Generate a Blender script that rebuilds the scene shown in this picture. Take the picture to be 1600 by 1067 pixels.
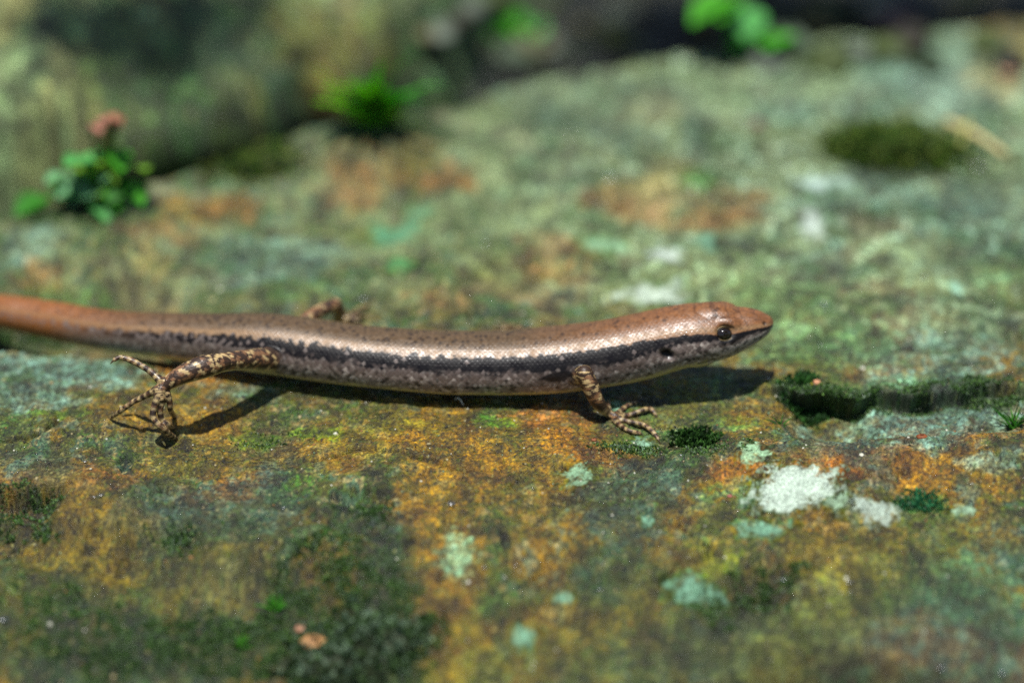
import bpy, math, random
import numpy as np
from mathutils import Vector, Matrix

for o in list(bpy.data.objects):
    bpy.data.objects.remove(o)
SC = bpy.context.scene
COL = SC.collection
CM = 0.01                                   # everything below is laid out in centimetres, linked in metres

# ------------------------------------------------------------------ camera
ELEV = math.radians(30.0)
DIST = 32.0
TGT = np.array([0.0, 0.0, 0.64])
VD = np.array([0.0, math.cos(ELEV), -math.sin(ELEV)])      # view direction
VU = np.array([0.0, math.sin(ELEV), math.cos(ELEV)])
CPOS = TGT - DIST * VD
LENS = 36.0 * DIST / 11.0
FPX = 1600.0 * LENS / 36.0
cam_d = bpy.data.cameras.new('camera')
cam = bpy.data.objects.new('camera', cam_d)
COL.objects.link(cam)
cam_d.lens = LENS
cam_d.sensor_width = 36.0
cam_d.clip_start = 0.01
cam_d.clip_end = 200.0
cam.location = CPOS * CM
cam.rotation_euler = (math.pi / 2 - ELEV, 0, 0)
cam_d.dof.use_dof = True
cam_d.dof.focus_distance = (DIST - 0.66) * CM
cam_d.dof.aperture_fstop = 8.2
SC.camera = cam

# ------------------------------------------------------------------ sky, sun, exposure
SUN_EL, SUN_AZ = math.radians(79.5), math.radians(-155.0)    # azimuth from +Y (behind the animal) towards +X
w = bpy.data.worlds.new('World')
SC.world = w
w.use_nodes = True
nt = w.node_tree
nt.nodes.clear()
sky = nt.nodes.new('ShaderNodeTexSky')
sky.sky_type = 'NISHITA'
sky.sun_disc = False
sky.sun_elevation = SUN_EL
sky.sun_rotation = SUN_AZ
bg = nt.nodes.new('ShaderNodeBackground')
bg.inputs['Strength'].default_value = 0.075
wo = nt.nodes.new('ShaderNodeOutputWorld')
nt.links.new(sky.outputs[0], bg.inputs[0])
nt.links.new(bg.outputs[0], wo.inputs[0])
sl = bpy.data.lights.new('sun', 'SUN')
sl.energy = 5.0
sl.angle = math.radians(0.55)
sl.color = (1.0, 0.985, 0.95)
sun = bpy.data.objects.new('sun', sl)
COL.objects.link(sun)
sdir = Vector((math.sin(SUN_AZ) * math.cos(SUN_EL), math.cos(SUN_AZ) * math.cos(SUN_EL), math.sin(SUN_EL)))
sun.rotation_euler = sdir.to_track_quat('Z', 'Y').to_euler()
sun.location = sdir * 3
SC.view_settings.view_transform = 'Standard'
SC.view_settings.look = 'None'
SC.view_settings.exposure = 0.32
SC.view_settings.gamma = 1.0
SC.render.engine = 'CYCLES'
SC.cycles.use_denoising = False
SC.cycles.max_bounces = 6
SC.cycles.sample_clamp_indirect = 4.0

RNG = np.random.default_rng(7)
random.seed(7)

# ------------------------------------------------------------------ helpers: numbers
def ss(a, b, x):
    t = np.clip((x - a) / (b - a), 0, 1)
    return t * t * (3 - 2 * t)

def lerp(a, b, t):
    return a + (b - a) * t

def _hash(ix, iy, seed):
    h = ix.astype(np.int64).astype(np.uint32) * np.uint32(374761393) + iy.astype(np.int64).astype(np.uint32) * np.uint32(668265263) + np.uint32((seed * 974634777) & 0xFFFFFFFF)
    h = (h ^ (h >> np.uint32(13))) * np.uint32(1274126177)
    h = (h ^ (h >> np.uint32(16))) * np.uint32(2246822519)
    return h ^ (h >> np.uint32(15))

def rnd(ix, iy, seed=0):
    return _hash(np.asarray(ix), np.asarray(iy), seed) / 4294967295.0

_ANG = np.linspace(0, 2 * np.pi, 64, endpoint=False)
_GX, _GY = np.cos(_ANG).astype(np.float32), np.sin(_ANG).astype(np.float32)

def noise(x, y, seed=0):
    """gradient noise, about -1..1"""
    x = np.asarray(x, dtype=np.float64); y = np.asarray(y, dtype=np.float64)
    ix = np.floor(x); iy = np.floor(y)
    fx = (x - ix).astype(np.float32); fy = (y - iy).astype(np.float32)
    ix = ix.astype(np.int64); iy = iy.astype(np.int64)
    u = fx * fx * fx * (fx * (fx * 6 - 15) + 10)
    v = fy * fy * fy * (fy * (fy * 6 - 15) + 10)
    def g(dx, dy):
        k = (_hash(ix + dx, iy + dy, seed) & 63)
        return _GX[k] * (fx - dx) + _GY[k] * (fy - dy)
    a = g(0, 0); b = g(1, 0); c = g(0, 1); d = g(1, 1)
    return 1.5 * ((a + (b - a) * u) * (1 - v) + (c + (d - c) * u) * v)

def fbm(x, y, f, n=3, seed=0, gain=0.5):
    r = 0; a = 1.0
    for k in range(n):
        r = r + a * noise(x * f + 17.3 * k, y * f - 9.1 * k, seed + k)
        f *= 2.07; a *= gain
    return r

def srgb(r, g, b):
    c = np.array([r, g, b], dtype=np.float64) / 255.0
    return np.where(c <= 0.04045, c / 12.92, ((c + 0.055) / 1.055) ** 2.4)

# ------------------------------------------------------------------ helpers: picture <-> place
def depth_of(p):
    return (np.asarray(p) - CPOS) @ VD

def W(px, py, z=0.0):
    """point at height z seen at photograph pixel (px, py)"""
    d = VD + VU * (533.5 - py) / FPX + np.array([1.0, 0, 0]) * (px - 800.0) / FPX
    t = (z - CPOS[2]) / d[2]
    return CPOS + d * t

def PY(px, py, Y):
    """point in the vertical plane at depth Y seen at pixel (px, py)"""
    d = VD + VU * (533.5 - py) / FPX + np.array([1.0, 0, 0]) * (px - 800.0) / FPX
    t = (Y - CPOS[1]) / d[1]
    return CPOS + d * t

def topix(P):
    q = P - CPOS
    dd = q @ VD
    return 800.0 + FPX * q[..., 0] / dd, 533.5 - FPX * (q @ VU) / dd, dd

# ------------------------------------------------------------------ helpers: scene
def link_mesh(name, V, F, mat=None, parent=None, smooth=True, origin=None, col=None, attrs=None):
    V = np.asarray(V, dtype=np.float64)
    org = np.zeros(3) if origin is None else np.asarray(origin, dtype=np.float64)
    me = bpy.data.meshes.new(name)
    if isinstance(F, np.ndarray):
        n, k = F.shape
        me.vertices.add(len(V))
        me.vertices.foreach_set('co', ((V - org) * CM).astype(np.float32).ravel())
        me.loops.add(n * k)
        me.loops.foreach_set('vertex_index', F.astype(np.int32).ravel())
        me.polygons.add(n)
        me.polygons.foreach_set('loop_start', np.arange(0, n * k, k, dtype=np.int32))
        me.update(calc_edges=True)
    else:
        me.from_pydata(((V - org) * CM).tolist(), [], F)
    if smooth:
        me.polygons.foreach_set('use_smooth', np.ones(len(me.polygons), dtype=bool))
    if col is not None:
        a = me.attributes.new('Col', 'FLOAT_COLOR', 'POINT')
        c4 = np.ones((len(V), 4), dtype=np.float32)
        c4[:, :3] = np.clip(col, 0, 1)
        a.data.foreach_set('color', c4.ravel())
    for k, v in (attrs or {}).items():
        if v.ndim == 1:
            a = me.attributes.new(k, 'FLOAT', 'POINT')
            a.data.foreach_set('value', v.astype(np.float32))
        else:
            a = me.attributes.new(k, 'FLOAT_VECTOR', 'POINT')
            a.data.foreach_set('vector', v.astype(np.float32).ravel())
    if mat:
        me.materials.append(mat)
    o = bpy.data.objects.new(name, me)
    COL.objects.link(o)
    if parent is not None:
        o.parent = parent
        base = np.array(parent.get('_org', (0, 0, 0)))
        o.location = (org - base) * CM
    else:
        o.location = org * CM
    ORG[o.name] = org
    return o

ORG = {}

def empty(name, loc):
    o = bpy.data.objects.new(name, None)
    COL.objects.link(o)
    o.location = np.asarray(loc) * CM
    o.empty_display_size = 0.005
    ORG[o.name] = np.asarray(loc, dtype=float)
    return o

def part(name, V, F, mat, parent, origin=None, **kw):
    """a mesh under a thing; V in scene centimetres"""
    o = link_mesh(name, V, F, mat, None, origin=(ORG[parent.name] if origin is None else origin), **kw)
    o.parent = parent
    o.location = (ORG[o.name] - ORG[parent.name]) * CM
    return o

def tag(o, label, cat, group=None, kind=None):
    if label: o['label'] = label
    if cat: o['category'] = cat
    if group: o['group'] = group
    if kind: o['kind'] = kind
    return o

def grid_faces(ny, nx):
    i = np.arange(ny - 1)[:, None] * nx + np.arange(nx - 1)[None, :]
    return np.stack([i, i + 1, i + nx + 1, i + nx], -1).reshape(-1, 4)

def grid_normals(V):
    du = np.gradient(V, axis=1); dv = np.gradient(V, axis=0)
    n = np.cross(du, dv)
    return n / (np.linalg.norm(n, axis=-1, keepdims=True) + 1e-12)

# ------------------------------------------------------------------ materials
class NT:
    def __init__(s, name):
        s.m = bpy.data.materials.new(name); s.m.use_nodes = True
        s.t = s.m.node_tree; s.t.nodes.clear()
        s.out = s.n('ShaderNodeOutputMaterial'); s.b = s.n('ShaderNodeBsdfPrincipled')
        s.l(s.b.outputs[0], s.out.inputs[0])
    def n(s, k, **kw):
        x = s.t.nodes.new(k)
        for a, v in kw.items(): setattr(x, a, v)
        return x
    def l(s, a, b): s.t.links.new(a, b)
    def set(s, **kw):
        for k, v in kw.items(): s.b.inputs[k.replace('_', ' ')].default_value = v
    def coords(s, scale):
        tc = s.n('ShaderNodeTexCoord'); mp = s.n('ShaderNodeMapping')
        mp.inputs['Scale'].default_value = (scale,) * 3
        s.l(tc.outputs['Object'], mp.inputs['Vector'])
        return mp.outputs[0]
    def noise(s, vec, scale, detail=3, rough=0.55):
        x = s.n('ShaderNodeTexNoise'); x.inputs['Scale'].default_value = scale
        x.inputs['Detail'].default_value = detail; x.inputs['Roughness'].default_value = rough
        s.l(vec, x.inputs['Vector']); return x
    def range(s, v, a, b, c, d):
        x = s.n('ShaderNodeMapRange')
        for k, q in zip(('From Min', 'From Max', 'To Min', 'To Max'), (a, b, c, d)): x.inputs[k].default_value = q
        s.l(v, x.inputs['Value']); return x.outputs[0]
    def math(s, op, a, b=None):
        x = s.n('ShaderNodeMath', operation=op)
        for i, q in enumerate((a, b)):
            if q is None: continue
            if isinstance(q, (int, float)): x.inputs[i].default_value = q
            else: s.l(q, x.inputs[i])
        return x.outputs[0]
    def attr(s, name):
        x = s.n('ShaderNodeAttribute'); x.attribute_name = name; return x
    def scaled(s, colour, fac):
        x = s.n('ShaderNodeVectorMath', operation='SCALE')
        s.l(colour, x.inputs[0]); s.l(fac, x.inputs['Scale']); return x.outputs[0]
    def bump(s, h, dist, strength=1.0, normal=None):
        x = s.n('ShaderNodeBump'); x.inputs['Distance'].default_value = dist
        x.inputs['Strength'].default_value = strength
        s.l(h, x.inputs['Height'])
        if normal is not None: s.l(normal, x.inputs['Normal'])
        s.l(x.outputs[0], s.b.inputs['Normal']); return x.outputs[0]

def mat_rock(name, rough=(0.32, 0.75), spec=0.5, grain=0.5, bump=0.00022):
    m = NT(name); c = m.coords(100.0)
    n1 = m.noise(c, 55.0, 4, 0.65); n2 = m.noise(c, 16.0, 3)
    f = m.math('MULTIPLY', m.range(n1.outputs['Fac'], 0.36, 0.64, 1 - grain, 1 + grain), m.range(n2.outputs['Fac'], 0.3, 0.7, 0.85, 1.15))
    m.l(m.scaled(m.attr('Col').outputs['Color'], f), m.b.inputs['Base Color'])
    m.l(m.range(n2.outputs['Fac'], 0.35, 0.65, rough[0], rough[1]), m.b.inputs['Roughness'])
    m.set(Specular_IOR_Level=spec)
    m.bump(n1.outputs['Fac'], bump)
    return m.m

def mat_plain(name, rgb=None, rough=0.6, spec=0.4, var=0.25, scale=8.0, trans=0.0, bump=0.0, sss=0.0):
    m = NT(name); c = m.coords(100.0); n = m.noise(c, scale, 3)
    f = m.range(n.outputs['Fac'], 0.3, 0.7, 1 - var, 1 + var)
    if rgb is None:
        src = m.attr('Col').outputs['Color']
    else:
        r = m.n('ShaderNodeRGB'); r.outputs[0].default_value = (*rgb, 1); src = r.outputs[0]
    m.l(m.scaled(src, f), m.b.inputs['Base Color'])
    m.set(Roughness=rough, Specular_IOR_Level=spec)
    if bump: m.bump(n.outputs['Fac'], bump)
    if trans:
        tr = m.n('ShaderNodeBsdfTranslucent'); mx = m.n('ShaderNodeMixShader'); mx.inputs[0].default_value = trans
        m.l(m.scaled(src, f), tr.inputs[0]); m.l(m.b.outputs[0], mx.inputs[1]); m.l(tr.outputs[0], mx.inputs[2])
        m.l(mx.outputs[0], m.out.inputs[0])
    return m.m

M_ROCK = mat_rock('stained_rock')
M_LICHEN = mat_rock('lichen_crust', (0.75, 0.95), 0.2, 0.22, 0.00018)
M_MOSS = mat_plain('moss', None, 0.55, 0.35, 0.3, 12.0, trans=0.25)
M_LEAF = mat_plain('leaf', None, 0.55, 0.35, 0.35, 5.0, trans=0.45)
M_BIT = mat_plain('litter', None, 0.65, 0.3, 0.3, 14.0, bump=0.0001)
M_SOIL = mat_plain('forest_soil', (0.030, 0.026, 0.018), 0.9, 0.2, 0.5, 0.4)
M_CLAW = mat_plain('claw_horn', srgb(70, 52, 36), 0.3, 0.5, 0.2, 30.0)
def mat_wet(name, rough, fac):
    m = NT(name); n = m.noise(m.coords(100.0), 20.0, 1)
    g = m.n('ShaderNodeBsdfGlossy'); g.inputs['Roughness'].default_value = rough
    t = m.n('ShaderNodeBsdfTransparent'); t.inputs['Color'].default_value = (.93, .95, .95, 1)
    fr = m.n('ShaderNodeFresnel'); fr.inputs['IOR'].default_value = 1.4
    mx = m.n('ShaderNodeMixShader'); m.l(m.math('ADD', m.math('MULTIPLY', fr.outputs[0], 1.0), m.range(n.outputs['Fac'], .3, .7, fac * .8, fac * 1.2)), mx.inputs[0])
    m.l(t.outputs[0], mx.inputs[1]); m.l(g.outputs[0], mx.inputs[2]); m.l(mx.outputs[0], m.out.inputs[0])
    return m.m
M_WATER = mat_wet('water', 0.25, 0.06)
M_BEAD = mat_wet('wet_bead', 0.2, 0.08)

# ------------------------------------------------------------------ the rock: shape
CREST_X = [-16, -9.5, -6.1, -3.6, -0.83, 1.7, 4.4, 9, 16]
CREST_Y = [1.2, 2.4, 3.9, 5.45, 7.15, 8.5, 9.3, 9.9, 10.5]
SPINE_XY = np.array([[-5.9, 1.6], [-4.2, 0.9], [-2.8, 0.42], [-1.4, 0.1], [0, 0], [1.4, 0.03], [2.8, 0.1]])

def crest(X):
    return np.interp(X, CREST_X, CREST_Y) + 0.18 * noise(X * 0.9, X * 0 + 3.3, 5) + 0.06 * noise(X * 3.1, X * 0 + 1.3, 6)

def pit_back(X):
    return -0.07 + 0.11 * noise(X * 1.6, X * 0, 11) + 0.07 * noise(X * 4.3, X * 0 + 7, 12) + 0.03 * noise(X * 11, X * 0 + 7, 13) - 0.05 * (X - 4)

def pit_mask_x(X):
    return ss(2.75, 3.2, X) * (1 - 0.75 * ss(4.9, 5.9, X))

def H(X, Y, fine=True):
    X = np.asarray(X, dtype=np.float64); Y = np.asarray(Y, dtype=np.float64)
    z = np.zeros_like(X + Y)
    # rounded fall of the rock towards the viewer
    q = np.maximum(-1.2 - Y, 0)
    z = z - 0.08 * q ** 2 * np.where(q > 6, 1.2, 1.0)
    # sides roll away outside the picture
    z = z - 0.06 * np.maximum(np.abs(X) - 9, 0) ** 2
    # front ridge on the right, hollow behind it, upper slab with a broken edge
    xr = ss(1.0, 2.6, X)
    z = z + 0.13 * np.exp(-((Y + 1.32) / 0.42) ** 2) * xr
    pm = pit_mask_x(X)
    yb = pit_back(X)
    yf = -0.98 + 0.06 * noise(X * 1.3, X * 0 + 2, 21)
    m = ss(yf - 0.2, yf + 0.16, Y) * (1 - ss(yb - 0.025, yb + 0.025, Y)) * pm
    z = z - (np.interp(X, [2.8, 3.1, 3.7, 3.95, 4.35, 4.7, 5.2, 6], [.16, .23, .20, .09, .14, .07, .05, .03]) + 0.05 * noise(X * 1.7, Y * 1.7, 22) + 0.05 * noise(X * 5, Y * 5, 23)) * m
    z = z + 0.13 * ss(yb - 0.02, yb + 0.03, Y) * np.exp(-np.maximum(Y - yb, 0) / 1.6) * ss(2.3, 3.1, X)
    # shallow dip with moss before the ridge
    z = z - 0.10 * np.exp(-(((X - 1.95) / 0.32) ** 2 + ((Y + 0.98) / 0.13) ** 2))
    # hollow behind the grey slab on the left, under the tail
    ye = 0.85 - 0.12 * (X + 4.8) + 0.07 * noise(X * 2.0, X * 0 + 5, 31)
    hm = ss(-3.55, -4.15, X) * ss(ye - 0.05, ye + 0.10, Y) * (1 - ss(1.9, 2.9, Y))
    z = z - 0.55 * hm
    # low mossy field, lower left, below a broken edge
    xe = -1.55 - 0.12 * (Y + 2.5) + 0.42 * noise(Y * 0.8, Y * 0 + 3, 41) + 0.20 * noise(Y * 3, Y * 0 + 3, 42)
    ey = -2.6 - 0.22 * (X + 3.2) + 0.45 * noise(X * 0.8, X * 0 + 8, 43) + 0.2 * noise(X * 2.7, X * 0 + 8, 44)
    fm = (1 - ss(xe - 0.22, xe + 0.06, X)) * (1 - ss(ey - 0.4, ey + 0.12, Y))
    z = z - 0.24 * fm
    # dark notch far left
    e2 = -1.78 + 0.12 * noise(X * 2, X * 0 + 4, 46)
    z = z - 0.28 * ss(-4.55, -4.9, X) * (1 - ss(e2 - 0.05, e2 + 0.05, Y)) * ss(-3.0, -2.2, Y)
    # small pits
    for cx, cy, rx, ry, dp in PITS:
        z = z - dp * np.exp(-(((X - cx) / rx) ** 2 + ((Y - cy) / ry) ** 2) ** 2)
    # ledges of the slab behind
    t = Y + 0.25 * X + 0.5 * fbm(X, Y, 0.55, 2, 51)
    z = z + 0.07 * (ss(2.55, 2.7, t) - ss(2.7, 4.0, t)) * ss(-0.5, 1.0, X)
    z = z + 0.09 * (ss(4.6, 4.8, t) - ss(4.8, 6.6, t))
    # crest, then down into the crevice
    d = Y - crest(X)
    z = z + 0.10 * ss(-2.5, -0.4, d) - 1.9 * ss(-0.15, 1.0, d)
    z = z + 0.55 * ss(1.2, 4.0, d) + 0.35 * fbm(X, Y, 0.8, 3, 61) * ss(0.6, 1.5, d)
    # general relief, calmer under the animal
    dm = np.full_like(z, 9.0)
    for a, b in zip(SPINE_XY[:-1], SPINE_XY[1:]):
        ab = b - a; tt = np.clip(((X - a[0]) * ab[0] + (Y - a[1]) * ab[1]) / (ab @ ab), 0, 1)
        dm = np.minimum(dm, np.hypot(X - a[0] - tt * ab[0], Y - a[1] - tt * ab[1]))
    calm = 0.30 + 0.70 * ss(0.35, 1.3, dm)
    z = z + calm * (0.10 * noise(X * 0.42, Y * 0.42, 71) + 0.065 * noise(X * 0.95, Y * 0.95, 72) + 0.036 * noise(X * 2.1, Y * 2.1, 73))
    z = z + (0.4 + 0.6 * calm) * (0.020 * noise(X * 4.7, Y * 4.7, 74) + 0.013 * noise(X * 10, Y * 10, 75))
    off = ss(0.7, 1.5, dm)
    wx_ = 0.35 * noise(X * 1.1, Y * 1.1, 63); cn = noise(X * 0.55 + wx_, Y * 1.0 - wx_, 64); cm = ss(0.0, 0.35, noise(X * 0.5, Y * 0.5, 65))
    z = z - 0.075 * np.exp(-(cn / 0.022) ** 2) * cm * off + 0.03 * ss(0, .1, cn) * cm * off
    z = z - 0.045 * ss(0.36, 0.62, noise(X * 3.6, Y * 3.6, 66) + 0.35 * noise(X * 9, Y * 9, 67)) * ss(-.2, .35, noise(X * .6, Y * .6, 68)) * off
    tz = 2.6 * noise(X * .8 + 4, Y * .8, 69) + .35 * noise(X * 4.1, Y * 4.1, 70) + .12 * noise(X * 11, Y * 11, 78)
    tf = tz - np.floor(tz)
    z = z + 0.035 * (ss(.46, .54, tf) - tf) * off * ss(-.25, .25, noise(X * .45, Y * .45 + 7, 80))
    if fine:
        rough = 0.75 + 0.6 * noise(X * 0.8, Y * 0.8, 79)
        z = z + rough * (0.012 * noise(X * 15, Y * 15, 76) + 0.010 * noise(X * 29, Y * 29, 77))
    return z

def wxy(px, py, z):
    p = W(px, py, z); return p[0], p[1]
PITS = []
for px, py, z, rx, ry, dp in ((1190, 935, -0.5, 0.28, 0.30, 0.20), (1130, 955, -0.55, 0.25, 0.2, 0.12), (565, 792, -0.15, 0.3, 0.13, 0.16),
                              (240, 870, -0.35, 0.5, 0.3, 0.12), (300, 745, -0.1, 0.35, 0.10, 0.05), (1150, 383, 0, 0.4, 0.16, 0.09),
                              (690, 310, 0, 0.7, 0.4, 0.06), (1090, 220, 0, 0.25, 0.7, 0.12), (900, 190, 0, 0.9, 0.5, 0.12), (720, 90, 0, 0.8, 0.5, 0.2)):
    PITS.append((*wxy(px, py, z), rx, ry, dp))

def HB(X, Y):
    """boulder beyond the crevice, upper left"""
    X = np.asarray(X, dtype=np.float64); Y = np.asarray(Y, dtype=np.float64)
    d = (Y - np.interp(X, CREST_X, CREST_Y)) * 0.85
    d = d - 0.8 - 0.9 * np.exp(-((X + 2.7) / 1.9) ** 2) + 0.5 * noise(X * 0.45, Y * 0.45, 81)
    z = -2.1 + 1.9 * ss(0, .6, d) + 3.0 * (1 - np.exp(-np.maximum(d, 0) / 2.9)) - 3 * np.maximum(-d, 0)
    e = X - (-1.5 + 0.20 * (Y - 8.0)) + 0.35 * noise(X * 0 + 2, Y * 0.9, 82)
    z = z - 0.9 * np.maximum(e + 0.4, 0) ** 2 - 2.2 * ss(-0.2, 0.8, e)
    z = z - 0.05 * np.maximum(-9 - X, 0) ** 2
    z = z + 0.34 * noise(X * 0.6, Y * 0.6, 83) + 0.24 * noise(X * 1.3, Y * 1.3, 84) + 0.10 * noise(X * 3, Y * 3, 85) + 0.02 * noise(X * 8, Y * 8, 86)
    z = z - 0.25 * np.exp(-((Y - 0.35 * X - 9.6 + 0.4 * noise(X, X * 0, 87)) / 0.28) ** 2)
    return z

def at(px, py, lift=0.0):
    """place on the rock (or boulder) that shows at a pixel of the photograph"""
    d = VD + VU * (533.5 - py) / FPX + np.array([1.0, 0, 0]) * (px - 800.0) / FPX
    t = np.arange(22.0, 56.0, 0.01)
    P = CPOS + d * t[:, None]
    hh = np.maximum(H(P[:, 0], P[:, 1], False), HB(P[:, 0], P[:, 1]))
    k = np.argmax(P[:, 2] < hh)
    if P[-1, 2] >= hh[-1] and k == 0: k = len(t) - 1
    p = P[k].copy(); p[2] = hh[k] + lift
    return p

# ------------------------------------------------------------------ the rock: colours of stone, stain, algae, lichen, painted-in shade
C_OCH = srgb(112, 84, 28); C_RUST = srgb(124, 78, 38); C_OLI = srgb(80, 82, 36); C_GRN = srgb(62, 98, 44)
C_DARK = srgb(30, 40, 34); C_SLATE = srgb(54, 72, 62); C_GREY = srgb(92, 116, 102); C_PALE = srgb(108, 122, 88)
C_MINT = srgb(118, 164, 134); C_BRIGHT = srgb(80, 142, 54); C_TAN = srgb(150, 132, 88); C_WHITE = srgb(174, 190, 172)
C_MOSS_SHADE = srgb(42, 60, 28); C_SOIL_SHADE = srgb(24, 29, 17)
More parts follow.
